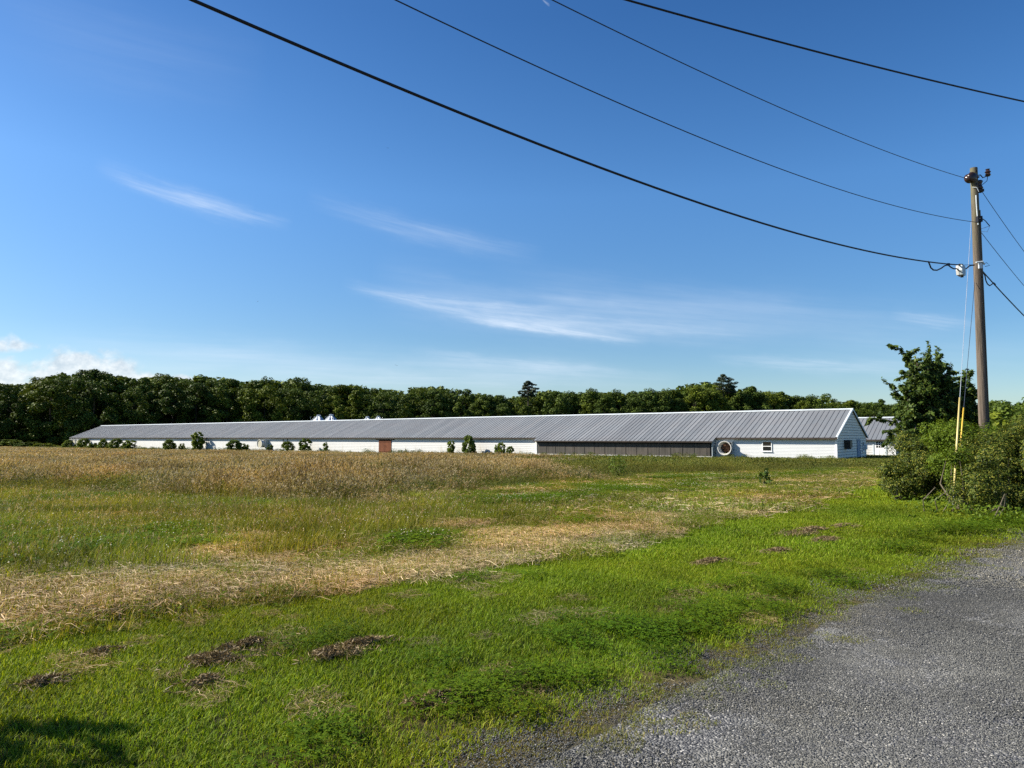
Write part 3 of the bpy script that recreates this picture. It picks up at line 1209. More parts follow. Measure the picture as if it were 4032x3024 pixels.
def clump_cloud(rng, centers, radii, per, size, flat=.8):
    """leaves on and in the clumps"""
    P, S, N = [], [], []
    for c, r in zip(centers, radii):
        k = max(6, int(per * (r / np.mean(radii)) ** 2))
        d = rand_unit(rng, k)
        rad = r * rng.uniform(.45, 1.05, k) ** .6
        p = c + d * rad[:, None] * np.array([1, 1, flat])
        P.append(p)
        N.append(d + np.array([0, 0, .5]))
        S.append(size * rng.uniform(.7, 1.35, k))
    return np.concatenate(P), np.concatenate(S), np.concatenate(N)


TREEVAR = [(0, (.70, .78, .85)), (.35, (.95, 1.0, 1.0)), (.7, (1.15, 1.12, .9)), (1, (1.5, 1.35, .9))]
M['leaf_far'] = mat_foliage('wood_leaves', [(.036, .056, .013), (.056, .088, .016), (.080, .116, .020), (.100, .136, .023)], .15, posvar=TREEVAR, spec=.1)
M['leaf_pine'] = mat_foliage('pine_needles', [(.020, .036, .020), (.034, .052, .026), (.05, .065, .03)], .1)
M['leaf_shrub'] = mat_foliage('shrub_leaves', [(.060, .095, .016), (.100, .145, .024), (.150, .200, .036)], .3, posvar=TREEVAR, spec=.12)
M['leaf_bush'] = mat_foliage('bush_leaves', [(.020, .034, .007), (.032, .052, .009), (.056, .084, .011), (.105, .132, .015), (.23, .215, .035)], .2, rough=.5, spec=.12)
M['leaf_bush2'] = mat_foliage('bright_bush_leaves', [(.055, .095, .009), (.095, .150, .012), (.16, .21, .02)], .3, rough=.5, spec=.12)
M['leaf_big'] = mat_foliage('broad_leaves', [(.022, .042, .009), (.044, .078, .013), (.072, .115, .018), (.125, .165, .03)], .28, rough=.5, spec=.15)


def tree_mesh_parts(seed, H, W, nclump, per, leaf, base=.12, shape='oval'):
    rng = np.random.default_rng(seed)
    C, Rr = [], []
    tries = 0
    while len(C) < nclump and tries < 8000:
        tries += 1
        h = rng.uniform(base, .97)
        t = (h - base) / (1 - base)
        if shape == 'oval':
            env = math.sin(math.pi * min(1, .10 + t * .90) ** .75) ** .62
        elif shape == 'cone':
            env = (1 - t) ** .75 * .9 + .12
        elif shape == 'wide':
            env = math.sqrt(max(0, 1 - (t * 1.05 - .25) ** 2)) if t > .1 else .8
        else:
            env = .55 + .45 * math.sin(math.pi * t)
        ang = rng.uniform(0, 2 * math.pi)
        lob = 1 + .22 * math.sin(ang * 2 + seed) + .15 * math.sin(ang * 3 + h * 9 + seed * 2)
        rr = rng.uniform(.35, 1) ** .5 * env * lob * W / 2
        C.append((rr * math.cos(ang), rr * math.sin(ang), h * H))
        Rr.append(rng.uniform(.08, .19) * W * (1.1 - .35 * t))
    C, Rr = np.array(C), np.array(Rr)
    P, S, N = clump_cloud(rng, C, Rr, per, leaf, .75)
    V, q = leaf_quads(rng, P, S, N, .9, .75)
    b = MB()
    lean = rng.uniform(-.03, .03, 2) * H
    trunk = [(lean[0] * t * t, lean[1] * t * t, t * H * .8) for t in (0, .15, .4, .7, 1)]
    r0 = W * .022 + .02
    b.tube(trunk, [r0 * 1.3, r0, r0 * .75, r0 * .45, r0 * .12], 8)
    for k in rng.choice(len(C), min(5, len(C)), replace=False):
        c = C[k]
        t0 = min(.7, max(.15, c[2] / H * .65)) / .8
        s = Vector((lean[0] * t0 * t0, lean[1] * t0 * t0, t0 * H * .8))
        e = Vector(c)
        mid = s.lerp(e, .5) + Vector((0, 0, -.03 * H))
        b.tube([s, mid, e], [r0 * .4, r0 * .26, r0 * .06], 5)
    return (V, q), b


def tree_proto(name, seed, H, W, nclump, per, leaf, mat, base=.12, shape='oval', bark='bark'):
    (V, q), b = tree_mesh_parts(seed, H, W, nclump, per, leaf, base, shape)
    root = empty(name, (0, 0, 0))
    b.build('trunk', M[bark], root, smooth=True)
    obj('crown', np_mesh('crown', V, quads=q, mat=M[mat]), root)
    root['H'] = H
    return root


def base_z(x, y):
    return float(height(np.array([x]), np.array([y]))[0])


# profile of the wood's top edge in the photograph (px, py)
PROF = np.array([(-600, 1520), (-200, 1500), (0, 1511), (50, 1506), (100, 1498), (134, 1511), (164, 1496), (219, 1476), (298, 1466), (358, 1466), (432, 1469), (477, 1481), (581, 1491), (619, 1479), (661, 1481), (731, 1491), (800, 1471), (845, 1488), (890, 1482), (969, 1503), (1058, 1495), (1162, 1495), (1216, 1508), (1316, 1522), (1375, 1513), (1442, 1511), (1533, 1535), (1605, 1549), (1695, 1517), (1741, 1526), (1786, 1549), (1868, 1538), (1908, 1556), (1990, 1567), (2040, 1560), (2143, 1535), (2184, 1526), (2234, 1549), (2265, 1558), (2333, 1538), (2378, 1549), (2455, 1535), (2519, 1533), (2546, 1547), (2627, 1526), (2672, 1535), (2727, 1513), (2772, 1502), (2815, 1520), (2903, 1529), (2952, 1531), (3030, 1537), (3107, 1558), (3205, 1558), (3249, 1584), (3310, 1572), (3371, 1576), (3433, 1580), (3600, 1588), (3900, 1590), (4200, 1585), (4700, 1580)], float)


def wood_depth(px):
    return np.interp(px, [-600, 0, 300, 2000, 3400, 4700], [168, 178, 184, 240, 300, 330])


protos = []
for i, (H, W, shp, bs) in enumerate(((18, 11, 'oval', .05), (17, 9, 'oval', .04), (19, 12, 'wide', .06), (16, 8, 'col', .04), (18, 10, 'oval', .08), (15, 10, 'wide', .03), (18, 7.5, 'cone', .05))):
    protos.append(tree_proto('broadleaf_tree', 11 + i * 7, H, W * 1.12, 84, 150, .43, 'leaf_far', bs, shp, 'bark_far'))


def pine_proto(seed, H, W, crown_from):
    rng = np.random.default_rng(seed)
    root = empty('pine_tree', (0, 0, 0))
    b = MB()
    b.tube([(0, 0, 0), (.1, 0, H * .4), (-.1, .1, H * .75), (.05, 0, H * .97)], [.26, .2, .13, .04], 8)
    C, Rr = [], []
    n = 26
    for k in range(n):
        t = k / (n - 1)
        h = H * (crown_from + (1 - crown_from) * t)
        a = k * 2.4 + rng.uniform(-.4, .4)
        env = (.35 + .65 * math.sin(math.pi * min(1, t * .75 + .25))) * W / 2 * rng.uniform(.45, 1.1)
        if t > .93:
            env *= .3
        e = (math.cos(a) * env, math.sin(a) * env, h + rng.uniform(-.1, .4))
        b.tube([(0, 0, h - .8), (e[0] * .5, e[1] * .5, h - .3), e], [.09, .06, .02], 5)
        for f in (.55, .8, 1.0):
            C.append((e[0] * f + rng.uniform(-.3, .3), e[1] * f + rng.uniform(-.3, .3), h - .2 + (e[2] - h) * f + rng.uniform(0, .4)))
            Rr.append(W * rng.uniform(.055, .115))
    P, S, N = clump_cloud(rng, np.array(C), np.array(Rr), 60, .42, .5)
    V, q = leaf_quads(rng, P, S, N, .8, .5)
    b.build('trunk', M['bark'], root, smooth=True)
    obj('crown', np_mesh('crown', V, quads=q, mat=M['leaf_pine']), root)
    root['H'] = H
    return root


ORD = ['nearest', 'second', 'third', 'fourth', 'fifth', 'sixth', 'seventh', 'eighth', 'ninth', 'tenth', 'eleventh', 'twelfth', 'thirteenth']
ANCH = [(0, 'left picture edge'), (300, "long barn's far end"), (1280, 'larger silo pair'), (1468, 'smaller silo pair'), (2080, 'flat-topped pine'), (2848, 'round-topped pine'), (3352, "long barn's near gable"), (3850, 'utility pole')]


def place_trees():
    rng = random.Random(5)
    used = set()
    rows = []
    px = -260.0
    while px < 4350:
        rows.append((px, 0))
        dep = float(wood_depth(px))
        px += 9.4 / dep * FPX * rng.uniform(.65, 1.2)
    px = -230.0
    while px < 4350:
        rows.append((px, 1))
        dep = float(wood_depth(px)) + 9
        px += 7.6 / dep * FPX * rng.uniform(.7, 1.1)
    for row in (0, 1):
        xs = sorted(p for p, r in rows if r == row)
        for p in xs:
            dep = float(wood_depth(p)) + (rng.uniform(-2, 3) if row == 0 else rng.uniform(8, 14))
            top = float(np.interp(p, PROF[:, 0], PROF[:, 1]))
            if row == 0:
                top += rng.uniform(6, 46)
            else:
                top += rng.choice((-10, -5, 0, 4, 8, 14)) + rng.uniform(-3, 3)
            k = rng.randrange(len(protos))
            pr = protos[k]
            P = at(p, top, dep)
            zb = base_z(P[0], P[1])
            H = P[2] - zb
            s = H / pr['H'] * 1.0
            if k not in used:
                used.add(k)
                o = pr
            else:
                o = copy_tree(pr)
            o.location = (P[0], P[1], zb)
            sx = s * rng.uniform(.92, 1.18)
            o.scale = (sx, sx, s)
            o.rotation_euler = (0, 0, rng.uniform(0, 6.28))
            ap, an = min(ANCH, key=lambda a: abs(a[0] - p))
            if p < 0:
                lo = [q for q in xs if p <= q < 0]
                side = 'left'
            elif p >= ap:
                lo = [q for q in xs if ap <= q <= p]
                side = 'right'
            else:
                lo = [q for q in xs if p <= q < ap]
                side = 'left'
            nth = ORD[min(len(lo) - 1, len(ORD) - 1)]
            shape = ('rounded', 'upright', 'broad', 'narrow', 'rounded', 'spreading', 'pointed')[k]
            if row == 0:
                lab = '%s front tree of the wood, %s %s of the %s' % (shape, nth, side, an)
            else:
                lab = "%s treetop behind the wood's front row, %s %s of the %s" % (shape, nth, side, an)
            tag(o, lab, 'tree', 'trees of the wood behind the barns')
    for k, pr in enumerate(protos):
        if k not in used:
            pr.location = (0, 330, -.5)


place_trees()
for (px, top, dep, H, W, cf, lab, sd) in ((2080, 1503, 250, 20.0, 6.8, .76, 'lone flat-topped pine with open branches standing above the wood', 3),
                                          (2848, 1480, 284, 24.0, 9.0, .76, 'taller dark round-topped pine rising above the wood near the barn gable', 8)):
    o = pine_proto(sd, H, W, cf)
    P = at(px, top, dep)
    zb = base_z(P[0], P[1])
    o.location = (P[0], P[1], zb)
    s = (P[2] - zb) / H
    o.scale = (s * 1.05, s * 1.05, s)
    tag(o, lab, 'tree')


# ------------------------------------------------------------------ scattering of uncountable cover
def scatter(name, meshes, pos, rotz, scl, idx, tint, label=None, tilt=None):
    c = bpy.data.collections.new(name + '_pieces')          # not linked to the scene
    for i, me in enumerate(meshes):
        c.objects.link(bpy.data.objects.new('%s_piece_%02d' % (name, i), me))
    n = len(pos)
    me = bpy.data.meshes.new(name)
    me.vertices.add(n)
    me.vertices.foreach_set('co', np.asarray(pos, np.float32).ravel())
    a = me.attributes.new('rot', 'FLOAT_VECTOR', 'POINT')
    rv = np.zeros((n, 3), np.float32)
    rv[:, 2] = rotz
    if tilt is not None:
        rv[:, :2] = tilt
    a.data.foreach_set('vector', rv.ravel())
    a = me.attributes.new('scl', 'FLOAT_VECTOR', 'POINT')
    scl = np.asarray(scl, np.float32)
    if scl.ndim == 1:
        scl = np.stack([scl] * 3, 1)
    a.data.foreach_set('vector', scl.ravel())
    a = me.attributes.new('pick', 'INT', 'POINT')
    a.data.foreach_set('value', np.asarray(idx, np.int32))
    a = me.attributes.new('tint', 'FLOAT_COLOR', 'POINT')
    tint = np.asarray(tint, np.float32)
    a.data.foreach_set('color', np.concatenate([tint, np.ones((n, 1), np.float32)], 1).ravel())
    me.update()
    o = obj(name, me)
    ng = bpy.data.node_groups.new(name + '_nodes', 'GeometryNodeTree')
    ng.interface.new_socket('Geometry', in_out='INPUT', socket_type='NodeSocketGeometry')
    ng.interface.new_socket('Geometry', in_out='OUTPUT', socket_type='NodeSocketGeometry')
    gi = ng.nodes.new('NodeGroupInput')
    go = ng.nodes.new('NodeGroupOutput')
    ip = ng.nodes.new('GeometryNodeInstanceOnPoints')
    ci = ng.nodes.new('GeometryNodeCollectionInfo')
    ci.inputs['Collection'].default_value = c
    ci.inputs['Separate Children'].default_value = True
    ci.inputs['Reset Children'].default_value = True

    def attr(nm, ty):
        nd = ng.nodes.new('GeometryNodeInputNamedAttribute')
        nd.data_type = ty
        nd.inputs['Name'].default_value = nm
        return nd.outputs['Attribute']
    ng.links.new(gi.outputs[0], ip.inputs['Points'])
    ng.links.new(ci.outputs[0], ip.inputs['Instance'])
    ip.inputs['Pick Instance'].default_value = True
    ng.links.new(attr('pick', 'INT'), ip.inputs['Instance Index'])
    e2r = ng.nodes.new('FunctionNodeEulerToRotation')
    ng.links.new(attr('rot', 'FLOAT_VECTOR'), e2r.inputs[0])
    ng.links.new(e2r.outputs[0], ip.inputs['Rotation'])
    ng.links.new(attr('scl', 'FLOAT_VECTOR'), ip.inputs['Scale'])
    ng.links.new(ip.outputs[0], go.inputs[0])
    md = o.modifiers.new('scatter', 'NODES')
    md.node_group = ng
    return tag(o, label, None, None, 'stuff')


def jgrid(x0, x1, y0, y1, cell, seed, margin=3.2):
    rng = np.random.default_rng(seed)
    xs = np.arange(x0, x1, cell)
    ys = np.arange(y0, y1, cell)
    X, Y = np.meshgrid(xs, ys)
    X = X.ravel() + rng.uniform(0, cell, X.size)
    Y = Y.ravel() + rng.uniform(0, cell, Y.size)
    k = np.abs(X) < Y * .76 + margin
    return X[k], Y[k], rng


def blades(rng, n, area, h, w, lean, segs=2):
    hh = rng.uniform(h[0], h[1], n)
    bx, by = rng.uniform(-area / 2, area / 2, (2, n))
    az = rng.uniform(0, 2 * np.pi, n)
    ln = rng.uniform(lean[0], lean[1], n) * hh
    wz = az + np.pi / 2 + rng.uniform(-.6, .6, n)
    ww = w * rng.uniform(.6, 1.3, n)
    D = np.stack([np.cos(az), np.sin(az), np.zeros(n)], 1)
    Wv = np.stack([np.cos(wz), np.sin(wz), np.zeros(n)], 1) * ww[:, None] / 2
    B = np.stack([bx, by, np.full(n, -.01)], 1)
    mid = B + D * (ln * .3)[:, None] + np.array([0, 0, 1.0]) * (hh * .58)[:, None]
    tip = B + D * ln[:, None] + np.array([0, 0, 1.0]) * (hh * np.sqrt(np.maximum(.1, 1 - (ln / hh) ** 2 * .5)))[:, None]
    V = np.stack([B - Wv, B + Wv, mid + Wv * .85, mid - Wv * .85, tip], 1).reshape(-1, 3)
    i = np.arange(n)[:, None] * 5
    return V, i + np.array([[0, 1, 2, 3]]), i + np.array([[3, 2, 4]])


def strips(rng, n, area, length, w, zmax, arc):
    """cut stems lying about"""
    L = rng.uniform(length[0], length[1], n)
    az = rng.normal(np.pi / 4, .8, n)
    c = np.stack([rng.uniform(-area / 2, area / 2, n), rng.uniform(-area / 2, area / 2, n), rng.uniform(0, zmax, n)], 1)
    d = np.stack([np.cos(az), np.sin(az), rng.normal(0, .14, n)], 1)
    wz = az + np.pi / 2
    ww = w * rng.uniform(.6, 1.5, n)
    Wv = np.stack([np.cos(wz), np.sin(wz), rng.normal(0, .5, n)], 1) * ww[:, None] / 2
    bend = np.stack([np.cos(wz), np.sin(wz), np.zeros(n)], 1) * (rng.normal(0, .12, n) * L)[:, None] + np.array([0, 0, 1.0]) * (rng.uniform(0, arc, n))[:, None]
    a, m, e = c - d * L[:, None] / 2, c + bend, c + d * L[:, None] / 2
    V = np.stack([a - Wv, a + Wv, m - Wv, m + Wv, e - Wv, e + Wv], 1).reshape(-1, 3)
    i = np.arange(n)[:, None] * 6
    return V, np.concatenate([i + np.array([[0, 1, 3, 2]]), i + np.array([[2, 3, 5, 4]])])


def join(parts):
    """parts = list of (V, quads, tris, material index)"""
    Vs, Q, T, mq, mt, off = [], [], [], [], [], 0
    for V, q, t, mi in parts:
        Vs.append(V)
        if q is not None and len(q):
            Q.append(q + off)
            mq.append(np.full(len(q), mi))
        if t is not None and len(t):
            T.append(t + off)
            mt.append(np.full(len(t), mi))
        off += len(V)
    return np.concatenate(Vs), (np.concatenate(Q) if Q else None), (np.concatenate(T) if T else None), np.concatenate(mq + mt).astype(np.int32)


def piece(name, parts, mats):
    V, q, t, mi = join(parts)
    me = np_mesh(name, V, q, t)
    for m in mats:
        me.materials.append(m)
    me.polygons.foreach_set('material_index', mi)
    return me


M['lawn'] = mat_foliage('lawn_blades', [(.085, .136, .006), (.138, .212, .008), (.190, .272, .009), (.245, .31, .014), (.31, .31, .05)], .38, True, .6, .12)
M['clover'] = mat_foliage('clover_leaves', [(.050, .095, .004), (.085, .142, .006), (.125, .185, .008)], .32, True, .65, .06)
M['dry'] = mat_foliage('dry_stems', [(.27, .19, .09), (.44, .32, .16), (.62, .47, .255), (.30, .21, .10)], .2, True, .6, .2)
M['flower'] = mat_foliage('clover_flowers', [(.62, .57, .34), (.80, .75, .50)], .2, True, .8, .1)
M['sward'] = mat_foliage('olive_blades', [(.090, .118, .009), (.155, .184, .012), (.22, .235, .022), (.30, .27, .06)], .35, True, .6, .1)
M['leaf_weed'] = mat_foliage('weed_leaves', [(.050, .080, .014), (.085, .125, .02), (.13, .17, .03)], .3, True, .6, .1)
M['tallb'] = mat_foliage('ripe_grass', [(.21, .148, .062), (.31, .228, .104), (.42, .325, .17), (.16, .15, .035)], .3, True, .6, .2)
M['tallg'] = mat_foliage('tall_green_grass', [(.065, .085, .014), (.105, .130, .022), (.155, .170, .034), (.22, .19, .06)], .35, True, .6, .12)


def clover_part(rng, n, area, h, size):
    c = np.stack([rng.uniform(-area / 2, area / 2, n), rng.uniform(-area / 2, area / 2, n), rng.uniform(h[0], h[1], n)], 1)
    Vs = []
    tilt = rand_unit(rng, n) * .35 + np.array([0, 0, 1.0])
    tilt /= np.linalg.norm(tilt, axis=1)[:, None]
    a0 = rng.uniform(0, 6.28, n)
    s = size * rng.uniform(.7, 1.25, n)
    for k in range(3):
        a = a0 + k * 2.094
        d = np.stack([np.cos(a), np.sin(a), np.zeros(n)], 1)
        d -= tilt * np.sum(d * tilt, 1)[:, None]
        b = np.cross(tilt, d)
        Vs.append(np.stack([c, c + d * s[:, None] * .6 + b * s[:, None] * .42, c + d * s[:, None], c + d * s[:, None] * .6 - b * s[:, None] * .42], 1))
    V = np.stack(Vs, 1).reshape(-1, 3)
    return V, np.arange(len(V)).reshape(-1, 4)


def flower_part(rng, n, area, h, r):
    Vs, Q = [], []
    oct_ = np.array([(1, 0, 0), (0, 1, 0), (-1, 0, 0), (0, -1, 0), (0, 0, 1), (0, 0, -1)], float)
    tri = np.array([(0, 1, 4), (1, 2, 4), (2, 3, 4), (3, 0, 4), (1, 0, 5), (2, 1, 5), (3, 2, 5), (0, 3, 5)])
    T = []
    for i in range(n):
        c = np.array([rng.uniform(-area / 2, area / 2), rng.uniform(-area / 2, area / 2), rng.uniform(*h)])
        Vs.append(oct_ * r * rng.uniform(.7, 1.2) + c)
        T.append(tri + i * 6)
    return np.concatenate(Vs), np.concatenate(T)


def tall_part(rng, n, area, h, w, head):
    """upright stems with a feathery seed head"""
    hh = rng.uniform(h[0], h[1], n)
    B = np.stack([rng.uniform(-area / 2, area / 2, n), rng.uniform(-area / 2, area / 2, n), np.full(n, -.02)], 1)
    az = rng.normal(.3, 1.3, n)
    D = np.stack([np.cos(az), np.sin(az), np.zeros(n)], 1)
    ln = rng.uniform(.05, .38, n) * hh
    wz = rng.uniform(0, 6.28, n)
    Wv = np.stack([np.cos(wz), np.sin(wz), np.zeros(n)], 1) * w / 2
    m = B + D * (ln * .3)[:, None] + np.array([0, 0, 1.]) * (hh * .55)[:, None]
    t = B + D * ln[:, None] + np.array([0, 0, 1.]) * (hh * .95)[:, None]
    V = np.stack([B - Wv, B + Wv, m + Wv, m - Wv, t + Wv * .7, t - Wv * .7], 1).reshape(-1, 3)
    i = np.arange(n)[:, None] * 6
    q = np.concatenate([i + np.array([[0, 1, 2, 3]]), i + np.array([[3, 2, 4, 5]])])
    out = [(V, q, None, 0)]
    if head:
        k = 3
        pos = np.repeat(t, k, 0) + rng.normal(0, head * .25, (n * k, 3)) * np.array([1, 1, 1.4])
        LV, LQ = leaf_quads(rng, pos, head * rng.uniform(.7, 1.3, n * k), None, 1, .28, np.tile(np.array([.3, 0, 1.0]), (n * k, 1)))
        out.append((LV, LQ, None, 0))
    return out


def tint_of(rng, n, lo=.8, hi=1.2, warm=None):
    v = rng.uniform(lo, hi, n)
    t = np.stack([v, v, v], 1)
    if warm is not None:
        t = t * warm
    return t


def sow():
    rng0 = np.random.default_rng(77)
    # pieces ---------------------------------------------------------------
    lawn_n = [piece('lawn_near', [(*blades(rng0, 230, .34, (.022, .060), .0050, (.25, 1.0)), 0)], [M['lawn']]) for _ in range(5)]
    lawn_m = [piece('lawn_mid', [(*blades(rng0, 330, .62, (.025, .068), .0085, (.25, 1.0)), 0)], [M['lawn']]) for _ in range(4)]
    lawn_f = [piece('lawn_far', [(*blades(rng0, 420, 1.25, (.05, .11), .018, (.2, .9)), 0)], [M['lawn']]) for _ in range(3)]
    clov_n = []
    for _ in range(4):
        V, q = clover_part(rng0, 130, .34, (.035, .10), .017)
        clov_n.append(piece('clover_near', [(V, q, None, 0), (*blades(rng0, 30, .34, (.04, .10), .0045, (.2, .8)), 1)], [M['clover'], M['lawn']]))
    clov_m = []
    for _ in range(4):
        V, q = clover_part(rng0, 260, .8, (.05, .17), .032)
        FV, FT = flower_part(rng0, (12 if _ == 0 else 1), .8, (.12, .19), .0105)
        clov_m.append(piece('clover_mid', [(V, q, None, 0), (FV, None, FT, 1), (*blades(rng0, 60, .8, (.08, .22), .008, (.2, .8)), 2)], [M['clover'], M['flower'], M['sward']]))
    hay_n = []
    for _ in range(5):
        V, q = strips(rng0, 150, .62, (.06, .30), .0036, .04, .03)
        hay_n.append(piece('hay_near', [(V, q, None, 0), (*blades(rng0, 95, .62, (.04, .13), .006, (.2, .9)), 1)], [M['dry'], M['sward']]))
    hay_f = []
    for _ in range(4):
        V, q = strips(rng0, 190, 1.3, (.15, .45), .009, .06, .04)
        hay_f.append(piece('hay_far', [(V, q, None, 0), (*blades(rng0, 90, 1.3, (.07, .18), .013, (.2, .9)), 1)], [M['dry'], M['sward']]))
    sw_n, sw_f = [], []
    for _ in range(4):
        V, q = strips(rng0, 26, .62, (.08, .3), .0038, .08, .05)
        C, cq = clover_part(rng0, 50, .62, (.04, .12), .022)
        sw_n.append(piece('sward_near', [(*blades(rng0, 260, .62, (.06, .17), .006, (.2, .9)), 0), (V, q, None, 1), (C, cq, None, 2)], [M['sward'], M['dry'], M['clover']]))
        V, q = strips(rng0, 50, 1.3, (.2, .5), .010, .09, .05)
        C, cq = clover_part(rng0, 80, 1.3, (.05, .14), .04)
        sw_f.append(piece('sward_far', [(*blades(rng0, 330, 1.3, (.08, .22), .013, (.2, .9)), 0), (V, q, None, 1), (C, cq, None, 2)], [M['sward'], M['dry'], M['clover']]))
    olive = []
    for _ in range(4):
        FV, FT = flower_part(rng0, (6 if _ == 0 else 0 + 1), .9, (.14, .25), .011)
        olive.append(piece('olive_tuft', [(*blades(rng0, 300, .9, (.08, .28), .008, (.2, .85)), 0), (FV, None, FT, 1), *[(a, b, c, 2) for a, b, c, _ in tall_part(rng0, 4, .9, (.2, .36), .005, .05)]], [M['sward'], M['flower'], M['tallb']]))

    def tall_pieces(n, area, h, w, head, nb, bw, mi):
        res = []
        for _ in range(4):
            st = tall_part(rng0, n, area, h, w, head)
            res.append(piece('tall_tuft', [*[(a, b, c, 0) for a, b, c, _ in st], (*blades(rng0, nb, area, (h[0] * .3, h[1] * .72), bw, (.1, .6)), 1)], [M['tallb'] if mi == 0 else M['tallg'], M['tallg'] if mi else M['sward']]))
        return res
    tb_n = tall_pieces(62, 1.0, (.5, 1.0), .005, .10, 95, .010, 0)
    tb_f = tall_pieces(105, 2.2, (.5, 1.0), .014, .20, 110, .022, 0)
    tb_v = tall_pieces(130, 4.6, (.5, .95), .034, .38, 90, .045, 0)
    tg_n = tall_pieces(26, 1.0, (.5, .85), .006, .10, 150, .011, 1)
    tg_f = tall_pieces(36, 2.2, (.45, .85), .014, .2, 170, .024, 1)
    tg_v = tall_pieces(40, 4.6, (.45, .8), .03, .3, 190, .05, 1)
    wf = []
    for _ in range(5):
        P = np.stack([rng0.normal(0, .45, 150), rng0.normal(0, .3, 150), rng0.uniform(.02, 1, 150) ** 1.3 * .75], 1)
        P[:, :2] *= (1.15 - P[:, 2:3])
        V, q = leaf_quads(rng0, P, .13 * rng0.uniform(.5, 1.4, 150), P * np.array([1, 1, .3]) + np.array([0, 0, .4]), .8, .45)
        wf.append(piece('wall_weed', [(V, q, None, 0), (*blades(rng0, 60, 1.1, (.3, .8), .02, (.1, .5)), 1)], [M['leaf_weed'], M['tallg']]))

    out = {}

    def add(layer, X, Y, rng, pieces, keep, sc_=(.85, 1.2), tint=None, zoff=0.0, hfun=None):
        L = out.setdefault(layer, dict(m=[], p=[], r=[], s=[], i=[], t=[]))
        k = rng.uniform(size=len(X)) < keep
        X, Y = X[k], Y[k]
        if not len(X):
            return
        off = len(L['m'])
        L['m'] += pieces
        L['p'].append(np.stack([X, Y, height(X, Y) + (zoff[k] if hasattr(zoff, '__len__') else zoff)], 1))
        L['r'].append(rng.uniform(0, 6.283, len(X)))
        sv = rng.uniform(*sc_, len(X))
        hv = np.ones(len(X)) if hfun is None else hfun(X, Y)
        L['s'].append(np.stack([sv, sv, sv * hv], 1))
        L['i'].append(rng.integers(0, len(pieces), len(X)) + off)
        tn = tint_of(rng, len(X), .85, 1.15)
        big = fbm(X * .45, Y * .45, 91, 3)
        hue = fbm(X * .55, Y * .55, 93, 3)
        spots = ss(.6, .75, fbm(X * 1.7, Y * 1.7, 94, 2))
        tn = tn * (0.60 + .80 * big)[:, None] * (1 - .25 * spots)[:, None] * np.stack([.72 + .56 * hue, .92 + .14 * hue, 1.2 - .3 * hue], 1)
        if tint is not None:
            tn = tn * np.asarray(tint)
        L['t'].append(tn)

    def bare(X, Y):
        """thin spots: the worn furrow along the road"""
        s, d = sd_of(X, Y)
        return np.exp(-((d - 3.36 + .1 * (fbm(X * 3, Y * 3, 151, 2) - .5)) / .075) ** 2) * ss(-.8, .5, s) * (1 - ss(2.6, 3.1, s))

    X, Y, rng = jgrid(-10, 12, 1.2, 9.5, .15, 1)
    z = zones(X, Y)
    add('lawn_grass', X, Y, rng, lawn_n, z['lawn'] * (1 - .8 * z['clov_l']) * (1 - .9 * bare(X, Y)))
    add('clover', X, Y, rng, clov_n, (1 - .9 * bare(X, Y)) * np.clip(z['clov_l'] * .9 + .2 * z['lawn'] * ss(.66, .74, fbm(X * .9, Y * .9, 131, 3)), 0, 1))
    add('cut_hay', X, Y, rng, hay_n, z['lawn'] * .035, (.3, .6), (.7, .68, .6), .012)
    X, Y, rng = jgrid(-14, 18, 9.5, 19, .28, 2)
    z = zones(X, Y)
    add('lawn_grass', X, Y, rng, lawn_m, z['lawn'] * (1 - .8 * z['clov_l']))
    add('clover', X, Y, rng, clov_n, z['clov_l'], (1.4, 1.9))
    X, Y, rng = jgrid(-20, 42, 19, 52, .58, 3)
    z = zones(X, Y)
    add('lawn_grass', X, Y, rng, lawn_f, z['lawn'])
    # verge: sparse dry tufts on the gravel edge
    X, Y, rng = jgrid(-4, 16, 2.2, 18, .14, 4)
    z = zones(X, Y)
    pat = ss(.38, .6, fbm(X * .9, Y * .9, 95, 3))
    add('verge_grass', X, Y, rng, lawn_n, z['verge'] * 1.0 * (.45 + .55 * pat), (.35, .7), (1.0, .80, 1.8))
    add('verge_grass', X, Y, rng, hay_n, ss(-.75, -.1, z['dr']) * (1 - ss(.15, .5, z['dr'])) * .22 * ss(.30, .66, fbm(X * .8, Y * .8, 97, 3)), (.2, .42), (.50, .53, .50), -.012)
    # mown strip
    X, Y, rng = jgrid(-18, 16, 4, 15, .26, 5)
    z = zones(X, Y)
    add('cut_hay', X, Y, rng, hay_n, z['hay'], zoff=.06 * ss(.35, .75, fbm(X * 1.1, Y * 1.1, 121, 3)) * z['hay'])
    add('short_sward', X, Y, rng, sw_n, z['mid'] * (1 - z['hay']) * (1 - z['clov'] * .8) * (1 - z['olive']))
    X, Y, rng = jgrid(-34, 44, 15, 60, .6, 6)
    z = zones(X, Y)
    add('cut_hay', X, Y, rng, hay_f, z['hay'] * .85)
    add('short_sward', X, Y, rng, sw_f, z['mid'] * (1 - z['hay'] * .7) * (1 - z['clov'] * .8) * (1 - z['olive']))
    X, Y, rng = jgrid(-34, 44, 5, 50, .36, 7)
    z = zones(X, Y)
    add('clover', X, Y, rng, clov_m, z['clov'] * (.8 - .45 * z['olive']))
    X, Y, rng = jgrid(-34, 10, 6, 34, .42, 8)
    z = zones(X, Y)
    add('olive_grass', X, Y, rng, olive, z['olive'] * (1 - z['clov'] * .5) * (1 - .6 * z['hay']))
